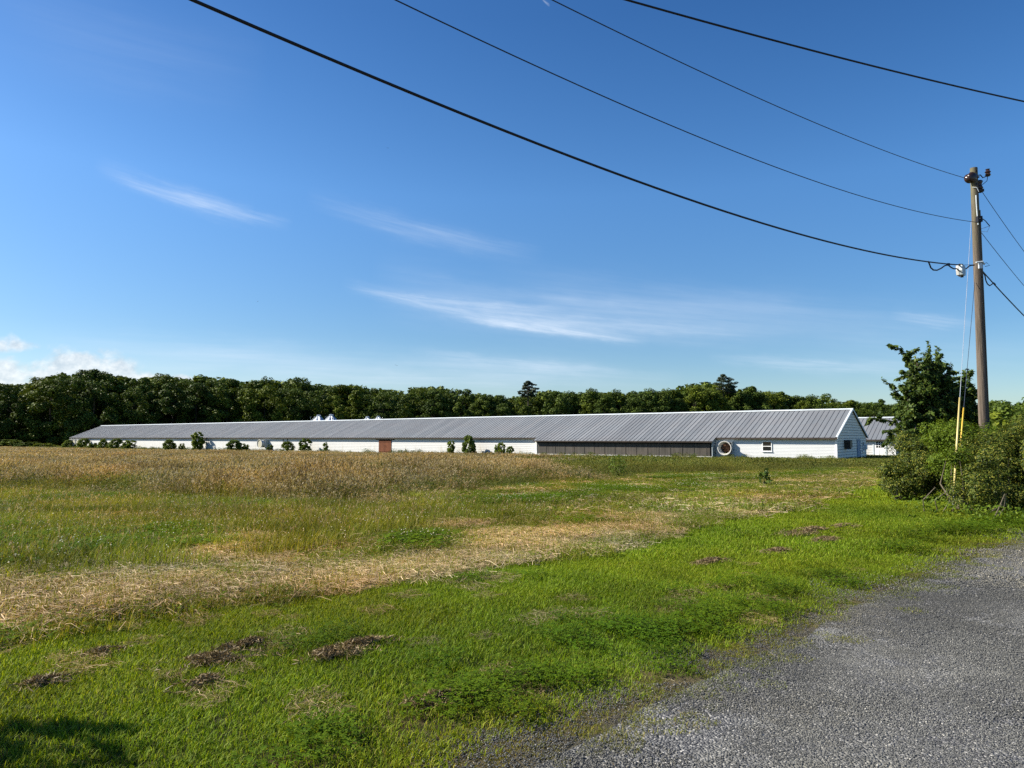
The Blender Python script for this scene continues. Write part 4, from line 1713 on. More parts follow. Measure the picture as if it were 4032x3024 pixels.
    # tall grass
    def barn_free(X, Y):
        wx = (X - 27.8) * .798 - (Y - 61.1) * .6026
        wy = (X - 27.8) * .6026 + (Y - 61.1) * .798
        inside = (wx > -155.5) & (wx < .5) & (wy > -.45) & (wy < 12.6)
        bay = (wx > -32) & (wx < -10) & (wy > -1.3) & (wy < 0)
        b2 = (wx > -70) & (wx < 1.9) & (wy > 19.3) & (wy < 33)
        return ~(inside | bay | b2), wx, wy
    for (y0, y1, cell, pb, pg, sd) in ((14, 44, .5, tb_n, tg_n, 9), (44, 92, 1.0, tb_f, tg_f, 10), (92, 215, 2.1, tb_v, tg_v, 11)):
        X, Y, rng = jgrid(-170, 130, y0, y1, cell, sd, 3)
        z = zones(X, Y)
        free, wx, wy = barn_free(X, Y)

        def low(X, Y):
            wy = (X - 27.8) * .6026 + (Y - 61.1) * .798
            patch = .45 + 1.0 * fbm(X * .35, Y * .35, 111, 4)
            s, d = sd_of(X, Y)
            patch = patch * (.45 + .55 * ss(-1.5, 4.5, d - tall_edge(s)))
            return (1 - .45 * ss(22, 60, Y)) * (1 - .45 * ss(-16, -2, wy)) * patch * (1 - .35 * ss(80, 120, Y))
        keep_b = z['tallb'] * free * (wy < 3)
        keep_g = np.clip(z['tallg'], 0, 1) * free
        add('brown_tall_grass', X, Y, rng, pb, keep_b, (.8, 1.1), hfun=low)
        add('green_tall_grass', X, Y, rng, pg, keep_g, (.75, 1.05), hfun=low)
    rg = np.random.default_rng(515)
    tpos = rg.uniform(-156, .5, 420)
    off = rg.uniform(.25, 1.7, 420) + np.where((tpos > -32) & (tpos < -10), .9, 0)
    Xw, Yw = 27.82 + tpos * .798 - off * .6026, 61.13 - tpos * .6026 - off * .798
    nw = fbm(tpos * .22, tpos * 0 + 2.2, 141, 3)
    add('wall_weeds', Xw, Yw, rg, wf, ss(.35, .55, nw) * .85 + .12, (.6, 1.1), hfun=lambda X, Y: .35 + 1.0 * fbm(X * .6, Y * .6, 143, 3) ** 1.5)
    names = dict(wall_weeds='leafy weeds growing along the foot of the long barn wall', lawn_grass='mown bright green lawn grass beside the gravel road', clover='dark clover leaves spreading through the grass', verge_grass='sparse dry grass on the gravel edge', cut_hay='pale cut hay lying in windrows along the lawn', short_sward='short olive stubble and grass of the mown strip', olive_grass='mixed olive grass left of the mown strip', brown_tall_grass='tall ripe brown grass of the field', green_tall_grass='tall green grass along the barn')
    for k, L in out.items():
        scatter(k, L['m'], np.concatenate(L['p']), np.concatenate(L['r']), np.concatenate(L['s']), np.concatenate(L['i']), np.concatenate(L['t']), names[k])


sow()


def sow_gravel():
    m, t, out = new_mat('stones')
    g = t.node('ShaderNodeNewGeometry')
    c = t.ramp(g.outputs['Random Per Island'], [(0, (.075, .077, .081)), (.45, (.13, .132, .136)), (.8, (.195, .195, .195)), (.97, (.24, .235, .225)), (.99, (.48, .46, .44)), (1, (.58, .56, .53))])
    a = t.node('ShaderNodeAttribute', attribute_type='INSTANCER', attribute_name='tint')
    c = t.mix(1.0, c, a.outputs['Color'], 'MULTIPLY')
    principled(t, out, c, .85, 0, .25)
    import bmesh
    bm = bmesh.new()
    bmesh.ops.create_icosphere(bm, subdivisions=1, radius=1)
    iv = np.array([v.co[:] for v in bm.verts])
    it = np.array([[v.index for v in f.verts] for f in bm.faces])
    bm.free()
    rng = np.random.default_rng(99)

    def pile(n, area, size):
        Vs, T = [], []
        for i in range(n):
            s = size * rng.uniform(.5, 1.5) * np.array([1, rng.uniform(.6, 1), rng.uniform(.45, .8)])
            q = iv * (1 + rng.uniform(-.22, .22, (len(iv), 1))) * s
            a = rng.uniform(0, 6.28)
            ca, sa = math.cos(a), math.sin(a)
            q = np.stack([q[:, 0] * ca - q[:, 1] * sa, q[:, 0] * sa + q[:, 1] * ca, q[:, 2]], 1)
            Vs.append(q + np.array([rng.uniform(-area / 2, area / 2), rng.uniform(-area / 2, area / 2), rng.uniform(-.2, .55) * size]))
            T.append(it + i * len(iv))
        return np_mesh('stones', np.concatenate(Vs), tris=np.concatenate(T), mat=m)
    near = [pile(820, .42, .0040) for _ in range(4)]
    mid = [pile(520, .8, .0080) for _ in range(3)]
    P, Rz, S, I, Tn = [], [], [], [], []
    for (x0, x1, y0, y1, cell, pc, off) in ((-3, 8, 1.8, 7.5, .26, near, 0), (0, 18, 7.5, 17, .5, mid, 4)):
        X, Y, r = jgrid(x0, x1, y0, y1, cell, 200 + off, 1.2)
        z = zones(X, Y)
        s, d = sd_of(X, Y)
        pk = 1 - .65 * np.exp(-((d - 1.05) / .4) ** 2) * ss(.35, .6, fbm(s * .7, d * 1.5, 331, 3)) - .5 * ss(.5, .66, fbm(X * .9, Y * .9, 333, 3))
        k = (r.uniform(size=len(X)) < ss(.62, -.25, z['dr']) * pk) & (d > -7)
        X, Y = X[k], Y[k]
        P.append(np.stack([X, Y, height(X, Y) + .008], 1))
        Rz.append(r.uniform(0, 6.28, len(X)))
        S.append(r.uniform(.8, 1.25, len(X)))
        I.append(r.integers(0, len(pc), len(X)) + off)
        w = fbm(X * .7, Y * .7, 301, 3)
        s, d = sd_of(X, Y)
        edge = ss(1.6, .2, road_edge(s) - d)
        rut = np.exp(-((d - 1.1 + .1 * (w - .5)) / .35) ** 2)
        v = .88 * (.74 + .52 * ss(.32, .68, w)) * (1 - .28 * edge) * (1 + .12 * rut)
        Tn.append(np.stack([v * (.90 + .05 * ss(.5, .7, w)), v * .90, v * (.84 - .10 * ss(.5, .7, w))], 1))
    scatter('gravel', near + mid, np.concatenate(P), np.concatenate(Rz), np.concatenate(S), np.concatenate(I), np.concatenate(Tn), 'loose grey gravel on the road')


sow_gravel()


def far_wood():
    """the depth of the wood behind its countable front trees"""
    rng = np.random.default_rng(401)
    meshes = []
    for i in range(3):
        (V, q), b = tree_mesh_parts(500 + i, 16, 11, 60, 40, 1.0, .03, 'wide')
        meshes.append(np_mesh('wood_mass', V, quads=q, mat=M['leaf_far']))
    P, S = [], []
    for row in range(4):
        px = -500.0
        while px < 4600:
            dep = float(wood_depth(px)) + 19 + row * 9 + rng.uniform(-3, 3)
            top = float(np.interp(px, PROF[:, 0], PROF[:, 1])) + rng.uniform(6, 26)
            p = at(px, top, dep)
            zb = base_z(p[0], p[1])
            s = (p[2] - zb) / 16
            P.append((p[0], p[1], zb))
            S.append((s * 1.1, s * 1.1, s))
            px += 6.5 / dep * FPX * rng.uniform(.8, 1.2)
    n = len(P)
    scatter('woodland', meshes, np.array(P), rng.uniform(0, 6.28, n), np.array(S), rng.integers(0, 3, n), np.ones((n, 3)), 'dark depth of the wood behind its front trees')


far_wood()

# ------------------------------------------------------------------ shrubs along the barn
shrub_protos = []
for i, (W, shp, n) in enumerate(((1.5, 'oval', 85), (1.25, 'wide', 75), (.95, 'col', 70))):
    shrub_protos.append(tree_proto('shrub', 300 + i, 1.7, W, n, 50, .13, 'leaf_shrub', .03, shp, 'stem'))
SHRUBS = [  # px, top, width px, metres in front of the wall, kind, label
    (268, 1733, 46, 1.2, 0, "rounded green shrub at the long barn's far end, left of the three fans"),
    (333, 1727, 44, 1.0, 0, 'bushy green shrub just right of the three end fans'),
    (368, 1745, 40, 1.5, 1, 'low spreading shrub second right of the three end fans'),
    (407, 1729, 38, 1.2, 0, 'rounded shrub third right of the end fans with a smaller one touching it'),
    (430, 1744, 24, 1.4, 1, 'small dark shrub touching the right side of a rounded one'),
    (463, 1727, 46, 1.2, 0, 'full dark green shrub between the end fans and the tall narrow shrub'),
    (512, 1733, 44, 2.2, 2, 'leaning pale green shrub with a thin upright shoot right of the full dark one'),
    (667, 1732, 54, 2.0, 0, 'wide round shrub left of the tall narrow shrub'),
    (718, 1747, 22, 1.4, 1, 'tiny shrub right beside the tall narrow one'),
    (779, 1702, 50, 1.5, 2, 'tall narrow shrub reaching over the eave on the far stretch of wall'),
    (922, 1733, 62, 2.8, 0, 'widest dark round shrub left of the shuttered wall fan'),
    (968, 1747, 30, 1.6, 1, 'low twiggy shrub between the widest shrub and the shuttered fan'),
    (1062, 1751, 26, 1.6, 2, 'small yellow green shrub under the shuttered wall fan'),
    (1134, 1739, 46, 1.6, 0, 'rounded shrub in front of the two drain pipes'),
    (1198, 1727, 44, 1.6, 2, 'tall dark shrub right of the drain pipes reaching the eave'),
    (1285, 1742, 20, 1.2, 2, 'small light green sapling alone between the drain pipes and the red door'),
    (1773, 1736, 34, 1.4, 2, 'narrow pointed shrub first right of the red door'),
    (1851, 1715, 62, 1.6, 0, 'largest shrub right of the red door, rising above the eave'),
    (1956, 1745, 28, 1.4, 1, 'left low shrub of the trio near the dark curtain'),
    (1979, 1741, 24, 1.5, 2, 'taller slim middle shrub of the trio near the dark curtain'),
    (2009, 1758, 30, 1.4, 0, 'right round shrub of the trio nearest the dark curtain'),
]


def wall_point(px, dist):
    """ground point dist metres in front of the long barn's front wall in the direction of pixel column px"""
    r = px_ray(px, 1723)
    p0 = BA - BN * dist
    k = np.dot(p0 - np.array([0, 0, EYE]), BN) / np.dot(r, BN)
    return np.array([0, 0, EYE]) + r * k


first = [True] * 3
srng = random.Random(8)
for (px, top, wpx, dist, kd, lab) in SHRUBS:
    p = wall_point(px, dist)
    P = at(px, top, p[1])
    zb = base_z(P[0], P[1])
    pr = shrub_protos[kd]
    o = pr if first[kd] else copy_tree(pr)
    first[kd] = False
    s = (P[2] - zb) / 1.66
    sx = wpx / FPX * P[1] / (1.5, 1.25, .95)[kd] * .95
    o.location = (P[0], P[1], zb)
    o.scale = (sx, sx, s)
    o.rotation_euler = (srng.uniform(-.14, .14), srng.uniform(-.14, .14), srng.uniform(0, 6.28))
    tag(o, lab, 'shrub', 'shrubs along the long barn wall')
# brush at the foot of the wood on the far left
for i, (px, top, wpx, dep, lab) in enumerate(((-30, 1738, 90, 165, 'low green brush clump cut by the left picture edge'), (40, 1732, 80, 165, 'pale brush clump first from the left edge at the foot of the wood'), (110, 1741, 70, 162, 'flat brush clump second from the left edge before the wood'), (175, 1746, 70, 160, 'lowest brush clump between the left brush and the barn end'))):
    P = at(px, top, dep)
    zb = base_z(P[0], P[1])
    o = copy_tree(shrub_protos[1])
    s = (P[2] - zb) / 1.66
    sx = wpx / FPX * dep / 1.25
    o.location = (P[0], P[1], zb)
    o.scale = (sx, sx, s)
    o.rotation_euler = (0, 0, i * 1.7)
    tag(o, lab, 'brush', 'brush at the foot of the wood')


# small plants standing in the grass
def weed(name, px, py_base, h, w, n, leaf, lab, cat, mat='leaf_shrub'):
    r = px_ray(px, py_base)
    k = 20.0
    for _ in range(30):
        p = np.array([0, 0, EYE]) + r * k
        k *= 1 + .5 * (p[2] - base_z(p[0], p[1])) / max(.4, EYE - base_z(p[0], p[1]))
    p = np.array([0, 0, EYE]) + r * k
    rng = np.random.default_rng(int(px))
    root = empty(name, (p[0], p[1], base_z(p[0], p[1])), 0, lab, cat)
    P = rand_unit(rng, n) * rng.uniform(.3, 1, (n, 1)) ** .5 * np.array([w / 2, w / 2, h * .5]) + np.array([0, 0, h * .52])
    V, q = leaf_quads(rng, P, leaf * rng.uniform(.7, 1.3, n), P - np.array([0, 0, h * .3]), .6, .5)
    obj('foliage', np_mesh('foliage', V, quads=q, mat=M[mat]), root)
    b = MB()
    for j in range(5):
        e = P[rng.integers(0, n)]
        b.tube([(0, 0, -.05), (e[0] * .4, e[1] * .4, e[2] * .6), tuple(e)], [.012, .008, .003], 5)
    b.build('stem', M['stem'], root)
    return root


weed('leafy_plant', 2433, 1884, 1.15, .95, 420, .11, 'bushy dark green plant standing in the tall grass in mid field', 'plant')
weed('leafy_plant', 3014, 1916, .62, .45, 60, .2, 'lone broad-leaved weed on the mown strip, nearer than the barn window', 'plant', 'leaf_big')

# ------------------------------------------------------------------ big bush, broad-leaved tree and far thicket on the right


def lump_bush(name, lobes, n, leaf, mat, label, cat, seed, twigs=14, spray=.22):
    """dense bush: many leafy sprays over overlapping lobes (centre, radii) in world metres, with dark gaps between"""
    rng = np.random.default_rng(seed)
    c0 = np.array(lobes[0][0])
    root = empty(name, (c0[0], c0[1], base_z(c0[0], c0[1])), 0, label, cat)
    o0 = np.array(root.location)
    area = np.array([r[0] * r[1] + r[0] * r[2] for _, r in lobes])
    Ps, Ns = [], []
    for (c, r), a in zip(lobes, area / area.sum()):
        ns = int(22 * (r[0] * r[1] + 2 * r[0] * r[2]) / (spray / .26) ** 2) + 8
        d = rand_unit(rng, ns)
        rad = rng.uniform(.55, 1.0, ns) ** .7 * np.where(rng.uniform(size=ns) < .2, rng.uniform(1.0, 1.3, ns), 1)
        cc = np.array(c) + d * rad[:, None] * np.array(r)
        k = max(20, int(n * a / ns))
        for j in range(ns):
            if cc[j, 2] < base_z(c[0], c[1]) - .05:
                continue
            q = rand_unit(rng, k)
            sr = spray * rng.uniform(.55, 1.25)
            ax = d[j] + np.array([0, 0, .35])
            ax /= np.linalg.norm(ax)
            st = np.sum(q * ax, 1)[:, None]
            p = cc[j] + (q * np.array([1, 1, .8]) + ax * st * .35) * sr * rng.uniform(.35, 1.0, (k, 1)) ** .5
            ok = p[:, 2] > base_z(c[0], c[1]) + .03
            Ps.append(p[ok])
            Ns.append((q + ax * .8)[ok])
    P, Nn = np.concatenate(Ps), np.concatenate(Ns)
    k = 5
    pos = np.repeat(P, k, 0) + rng.normal(0, leaf * .7, (len(P) * k, 3))
    nrm = np.repeat(Nn + np.array([0, 0, .5]), k, 0)
    V, q = leaf_quads(rng, pos - o0, leaf * rng.uniform(.6, 1.3, len(pos)), nrm, .9, .5)
    obj('foliage', np_mesh('foliage', V, quads=q, mat=M[mat]), root)
    b = MB()
    for j in range(twigs):
        c, r = lobes[rng.integers(0, len(lobes))]
        d = rand_unit(rng, 1)[0]
        d[2] = abs(d[2]) * .6
        e = np.array(c) + d * np.array(r) * rng.uniform(.85, 1.08)
        s = np.array([c[0], c[1], base_z(c[0], c[1])])
        m_ = (s + e) / 2 + np.array([d[0], d[1], -.1]) * .25
        b.tube([tuple(s - o0), tuple(m_ - o0), tuple(e - o0)], [.03, .018, .005], 6)
    b.build('branch', M['stem'], root, smooth=True)
    return root


def lobe(px, py, dep, rx, ry, rz):
    p = at(px, py, dep)
    return ((p[0], p[1], p[2]), (rx, ry, rz))


lump_bush('bush', [lobe(3670, 1855, 18.6, .85, .8, .55), lobe(3575, 1868, 18.4, .55, .6, .28), lobe(3520, 1852, 18.3, .30, .35, .13), lobe(3640, 1790, 19.0, .66, .7, .42), lobe(3600, 1745, 19.2, .42, .5, .2), lobe(3560, 1910, 18.2, .42, .5, .18)],
          13000, .05, 'leaf_bush', 'dark spreading bush at the lawn end, left of the yellow guy guard', 'bush', 21)
lump_bush('bush', [lobe(3960, 1880, 15.4, .80, .9, .86), lobe(4110, 1840, 15.4, 1.0, 1.0, 1.05), lobe(3860, 1940, 14.7, .46, .55, .46), lobe(3990, 1750, 16.8, .7, .7, .42), lobe(3870, 1790, 16.6, .5, .5, .3), lobe(4060, 1710, 17.0, .6, .6, .35), lobe(3900, 1850, 15.9, .5, .6, .6)],
          22000, .046, 'leaf_bush', 'yellow-tipped dense bush cut by the right picture edge', 'bush', 22)
lump_bush('bush', [lobe(3762, 1790, 17.3, .55, .6, .55), lobe(3850, 1725, 17.8, .55, .6, .34), lobe(3725, 1715, 17.8, .40, .5, .30), lobe(3800, 1870, 16.2, .3, .3, .3), lobe(3762, 1800, 15.9, .16, .2, .16)],
          7500, .055, 'leaf_bush2', 'bright green bush around the foot of the utility pole', 'bush', 23, 8, .22)


def weed_fringe():
    rng = np.random.default_rng(31)
    root = None
    for (px, py, lab) in ((3700, 2020, 'scrubby weeds with bare twigs below the left bush'), (3900, 2060, 'leafy weeds fringing the foot of the yellow-tipped bush')):
        r = px_ray(px, py)
        k = -(EYE) / r[2]
        p = np.array([0, 0, EYE]) + r * k
        root = empty('weed_patch', (p[0], p[1], base_z(p[0], p[1])), 0, lab, 'weeds')
        n = 520
        P = np.stack([rng.normal(0, .55, n), rng.normal(0, .35, n), rng.uniform(.02, .34, n) ** 1.0], 1)
        V, q = leaf_quads(rng, P, .07 * rng.uniform(.5, 1.4, n), np.tile(np.array([-.3, -.5, .6]), (n, 1)), .8, .4)
        obj('foliage', np_mesh('foliage', V, quads=q, mat=M['leaf_bush2']), root)
        b = MB()
        for j in range(4 if px < 3800 else 2):
            x = rng.uniform(-.5, .4)
            b.tube([(x, 0, 0), (x + rng.uniform(-.15, .15), -.1, .28), (x + rng.uniform(-.3, .3), -.15, .55)], [.014, .011, .006], 6)
        b.build('twig', M['wire_steel'] if False else M['stem'], root)


weed_fringe()


def shoot_tree(name, base, tips, label, seed, leaf=.13, per=170):
    """tree of long arching shoots with drooping leaves"""
    rng = np.random.default_rng(seed)
    base = np.array(base)
    root = empty(name, (base[0], base[1], base_z(base[0], base[1])), 0, label, 'tree')
    o0 = np.array(root.location)
    b = MB()
    fork = np.array([0, 0, base[2] - o0[2]])
    b.tube([(0, 0, -.1), (.03, 0, fork[2] * .6), tuple(fork)], [.13, .11, .09], 10)
    b.build('trunk', M['bark'], root, smooth=True)
    br = MB()
    LP, LD, LS = [], [], []
    for tip in tips:
        thin = len(tip) > 3
        e = np.array(tip[:3]) - o0
        mid = (fork + e) / 2 + np.array([-.12 * (e - fork)[0], 0, .20 * np.linalg.norm((e - fork)[:2])]) + rng.normal(0, .06, 3)
        n = 12
        ts = np.linspace(0, 1, n)
        path = [(1 - t) ** 2 * fork + 2 * t * (1 - t) * mid + t * t * e for t in ts]
        br.tube([tuple(p) for p in path], list(np.linspace(.045, .006, n)), 6)
        subs = [path]
        for j in range(2 if thin else 12):
            t = rng.uniform(.6, .95) if thin else rng.uniform(.05, .95)
            s = (1 - t) ** 2 * fork + 2 * t * (1 - t) * mid + t * t * e
            d = (e - fork) / np.linalg.norm(e - fork) * .5 + rand_unit(rng, 1)[0] * .8
            d = d / np.linalg.norm(d) * rng.uniform(.3, .6) * (.5 if thin else 1)
            q = [s + d * k + np.array([0, 0, -.12 * k * k]) for k in np.linspace(0, 1, 6)]
            br.tube([tuple(p) for p in q], list(np.linspace(.014, .004, 6)), 5)
            subs.append(q)
        for si, pth in enumerate(subs):
            pth = np.array(pth)
            k = per if si == 0 else per // 2
            ts = rng.uniform(.06, 1.0, k) ** .8 * (len(pth) - 1)
            i0 = np.minimum(ts.astype(int), len(pth) - 2)
            pp = pth[i0] + (pth[i0 + 1] - pth[i0]) * (ts - i0)[:, None]
            tng = pth[i0 + 1] - pth[i0]
            tng /= np.linalg.norm(tng, axis=1)[:, None]
            side = rand_unit(rng, k) * .8
            drp = side + tng * .5 + np.array([0, 0, -.75])
            drp /= np.linalg.norm(drp, axis=1)[:, None]
            sz = leaf * rng.uniform(.6, 1.25, k)
            LP.append(pp + drp * sz[:, None] * .55)
            LD.append(drp)
            LS.append(sz)
    br.build('branch', M['bark'], root, smooth=True)
    P, D, S = np.concatenate(LP), np.concatenate(LD), np.concatenate(LS)
    nrm = np.tile(np.array([-.25, -.35, .8]), (len(P), 1))
    V, q = leaf_quads(rng, P, S, nrm, .75, .5, D)
    obj('foliage', np_mesh('foliage', V, quads=q, mat=M['leaf_big']), root)
    return root


TD = 21.5
tb = at(3655, 1745, TD)
tips = [tuple(at(*a[:3])) + tuple(a[3:]) for a in ((3548, 1368, TD - .3), (3605, 1400, TD + .5), (3656, 1342, TD), (3690, 1365, TD + .5), (3745, 1425, TD - .2), (3720, 1480, TD + .7), (3478, 1492, TD + .2, 1), (3550, 1530, TD - .6), (3413, 1645, TD - .2, 1), (3535, 1600, TD + .3), (3478, 1695, TD - .4, 1), (3760, 1545, TD), (3620, 1500, TD - .9), (3690, 1560, TD - .9), (3590, 1610, TD - 1.0), (3500, 1725, TD, 1), (3640, 1450, TD + .8), (3700, 1640, TD - .8), (3600, 1690, TD - 1.0), (3665, 1420, TD - .4), (3630, 1560, TD + .4), (3710, 1530, TD - .3), (3660, 1620, TD + .5), (3570, 1660, TD + .4), (3735, 1600, TD + .4), (3660, 1470, TD + .2))]
trng = random.Random(12)
for _ in range(50):
    a_, r_ = trng.uniform(0, 6.28), trng.uniform(.3, 1) ** .5
    tips.append(tuple(at(3662 + 98 * r_ * math.cos(a_), 1545 + 165 * r_ * math.sin(a_), TD + trng.uniform(-.8, .8))))
shoot_tree('broadleaf_tree', tb, tips, 'young tree with long shoots and large drooping leaves behind the bushes', 61)
TD2 = 22.5
tips = [at(*a) for a in ((3800, 1452, TD2), (3818, 1470, TD2 + .3), (3785, 1520, TD2), (3835, 1530, TD2 - .2), (3775, 1590, TD2 + .2), (3845, 1590, TD2), (3810, 1600, TD2 - .5))]
shoot_tree('broadleaf_tree', at(3810, 1720, TD2), tips, 'slim leafy sapling between the guy wires and the utility pole', 62, .14, 200)

# trees further right behind the pole
for i, (px, top, dep, W, lab) in enumerate(((3930, 1588, 42, 3.6, 'low dark tree right behind the utility pole'), (4040, 1566, 38, 3.8, 'round green tree at the right picture edge behind the bush'), (3990, 1600, 33, 2.6, 'small light green tree in front of the two right-edge trees'), (3890, 1630, 31, 2.0, 'shadowed shrub tree close behind the pole foot'))):
    P = at(px, top, dep)
    zb = base_z(P[0], P[1])
    H = P[2] - zb
    o = tree_proto('hedge_tree', 700 + i, H, W, 60, 60, .17, 'leaf_shrub', .04, 'wide')
    o.location = (P[0], P[1], zb)
    tag(o, lab, 'tree')

# tree outside the left edge whose shadow falls across the lawn corner
o = tree_proto('small_tree', 810, 3.4, 2.3, 40, 60, .12, 'leaf_big', .3, 'oval')
o.location = (-6.4, 3.2, base_z(-6.4, 3.2))
tag(o, 'small leafy tree left of the lawn corner, shading the grass', 'tree')

# ------------------------------------------------------------------ utility pole and lines
PB = at(3874, 1700, 18.5)
PT = at(3834, 662, 18.5)
PX, PY = (PB[0] + PT[0]) / 2, 18.5
pz0 = base_z(PX, PY)
ptop = PT[2] - pz0
pole = empty('utility_pole', (PX, PY, pz0), 0, 'weathered wooden utility pole with insulators rising out of the bushes', 'utility pole')
lean = (PT[0] - PB[0]) / (PT[2] - PB[2])


def pole_at(z):
    """centre of the pole, local, at height z above its foot"""
    return Vector((lean * (z - ptop * .6), 0, z))


b = MB()
zs = np.linspace(-.3, ptop, 14)
b.tube([pole_at(z) for z in zs], [.116 - .028 * z / ptop for z in zs], 20)
b.build('shaft', M['pole'], pole, smooth=False)
hl = lambda py: float(at(3840, py, 18.5)[2] - pz0)     # height on the pole for a photo row


def spool(name, c, axis, r, l):
    q = MB()
    q.lathe([(.001, -l / 2), (r * .7, -l / 2), (r, -l * .38), (r * .75, -l * .15), (r * .6, 0), (r * .75, l * .15), (r, l * .38), (r * .7, l / 2), (.001, l / 2)], 16, c, axis)
    return q.build(name, M['insul'], pole, smooth=True)


z1, z2, z3 = hl(705), hl(873), hl(1045)
p1 = pole_at(z1)
spool('insulator', (p1.x - .16, -.10, z1 + .0), 'y', .13, .2)
spool('insulator', (p1.x + .17, .06, z1 - .14), 'z', .09, .24)
q = MB()
q.tube([(p1.x - .2, -.11, z1), (p1.x + .05, -.12, z1 + .02), (p1.x + .14, .02, z1 + .05)], .016, 6)
q.box(p1.x + .1, p1.x + .24, -.02, .12, z1 - .34, z1 - .27)
q.build('bracket', M['fascia'], pole)
q = MB()
tipp = Vector((p1.x + .36, -.02, hl(682)))
q.lathe([(.001, .0), (.05, .01), (.07, .05), (.045, .09), (.075, .12), (.04, .17), (.055, .2), (.001, .21)], 12, tuple(tipp - Vector((0, 0, .1))))
q.build('arrester', M['insul'], pole)
q = MB()
q.tube([(p1.x + .08, 0, hl(691)), (p1.x + .16, -.02, hl(690)), (p1.x + .22, -.02, hl(701)), (p1.x + .32, -.02, hl(695)), (p1.x + .35, -.02, hl(686))], .014, 6)
q.tube([(p1.x + .36, -.02, hl(690)), (p1.x + .34, 0, hl(712)), (p1.x + .24, .03, hl(725)), (p1.x + .17, .06, hl(728))], .008, 6)
q.build('jumper', M['wire'], pole)
p2 = pole_at(z2)
q = MB()
q.box(p2.x - .06, p2.x + .06, -.19, -.09, z2 - .05, z2 + .10)
q.tube([(p2.x - .02, -.2, z2 + .03), (p2.x + .12, -.12, z2 + .03), (p2.x + .26, .0, z2 + .02), (p2.x + .33, .02, z2 - .05), (p2.x + .38, .02, z2 - .11)], .012, 6)
q.build('clamp', M['wire'], pole)
q = MB()
q.tube([(p2.x + .10, 0, z2 - .20), (p2.x + .24, .01, z2 - .16), (p2.x + .38, .02, z2 - .11)], .006, 5)
q.tube([(p2.x + .38, .02, z2 - .11), (p2.x + .30, .01, z2 - .27), (p2.x + .12, 0, z2 - .26)], .005, 5)
q.build('tie_wire', M['wire_steel'], pole)
p3 = pole_at(z3)
q = MB()
q.box(p3.x - .05, p3.x + .04, -.14, -.10, z3 - .11, z3 + .03)
q.tube([(p3.x - .12, -.13, z3 + .05), (p3.x + .05, -.14, z3 + .07), (p3.x + .14, -.06, z3 + .01)], .02, 6)
q.build('cable_bracket', M['pale_trim'], pole)
q = MB()
q.tube([(p3.x + .09, -.02, z3 + .03), (p3.x + .25, 0, z3 + .07), (p3.x + .32, 0, z3), (p3.x + .2, 0, z3 - .03)], .008, 5)
q.build('wire_loop', M['wire_thin'], pole)
q = MB()
for (py, dx) in ((1095, .01), (1195, .04), (680, -.02), (730, -.02)):
    z = hl(py)
    c = pole_at(z)
    q.box(c.x + dx - .02, c.x + dx + .02, -.13, -.10, z - .02, z + .02)
q.build('bolt', M['black'], pole)
q = MB()
pts = []
for z in np.linspace(.5, hl(830), 20):
    c = pole_at(z)
    rr = .126 - .030 * z / ptop
    pts.append((c.x + rr * .80, -rr * .62, z))
q.tube(pts, .014, 6)
q.build('ground_wire', M['stem'], pole)
q = MB()
pts = []
for z in np.linspace(hl(890), hl(775), 8):
    c = pole_at(z)
    pts.append((c.x - .03 + .02 * math.sin(z * 3), -.125, z))
q.tube(pts, .013, 6)
q.tube([(pole_at(hl(740)).x - .10, -.06, hl(741)), (pole_at(hl(745)).x - .02, -.125, hl(745)), (pole_at(hl(757)).x + .03, -.12, hl(760))], .008, 5)
q.build('pale_lead', M['pale_trim'], pole)

PV = Vector((PX, PY, pz0))


def span_points(pts, p0, dirxy):
    """photo points thrown onto the vertical plane through p0 along dirxy: (distance along, height)"""
    d = np.array([dirxy[0], dirxy[1], 0.0])
    d /= np.linalg.norm(d)
    nrm = np.array([-d[1], d[0], 0])
    p0 = np.array(p0)
    c = np.array([0, 0, EYE])
    res = []
    for (x, y) in pts:
        r = px_ray(x, y)
        k = np.dot(p0 - c, nrm) / np.dot(r, nrm)
        q = c + r * k
        res.append((np.dot(q - p0, d), q[2]))
    return np.array(res), d, p0


def line_thing(name, pts, p0, dirxy, rad, mat, label, s_end, start=0.0, group='overhead lines'):
    sz, d, p0 = span_points(pts, p0, dirxy)
    if len(pts) > 3:
        k = np.polyfit(sz[:, 0], sz[:, 1], 2)
    else:                                      # short visible piece: sag of a level span of length s_end
        m_, c_ = np.polyfit(sz[:, 0], sz[:, 1], 1)
        a_ = -m_ / (1 - (sz[0, 0] + sz[-1, 0]) / s_end)
        z_ = np.mean(sz[:, 1] + a_ * sz[:, 0] - a_ * sz[:, 0] ** 2 / s_end)
        k = np.array([a_ / s_end, -a_, z_])
    S = np.linspace(start, s_end, 60)
    path = [tuple(np.array([p0[0], p0[1], 0]) + d * s + np.array([0, 0, np.polyval(k, s)])) for s in S]
    b = MB()
    o0 = Vector(path[0])
    b.tube([Vector(p) - o0 for p in path], rad, 7)
    root = b.build(name, M[mat], None, o0, smooth=True)
    tag(root, label, 'cable', group)
    return root, path


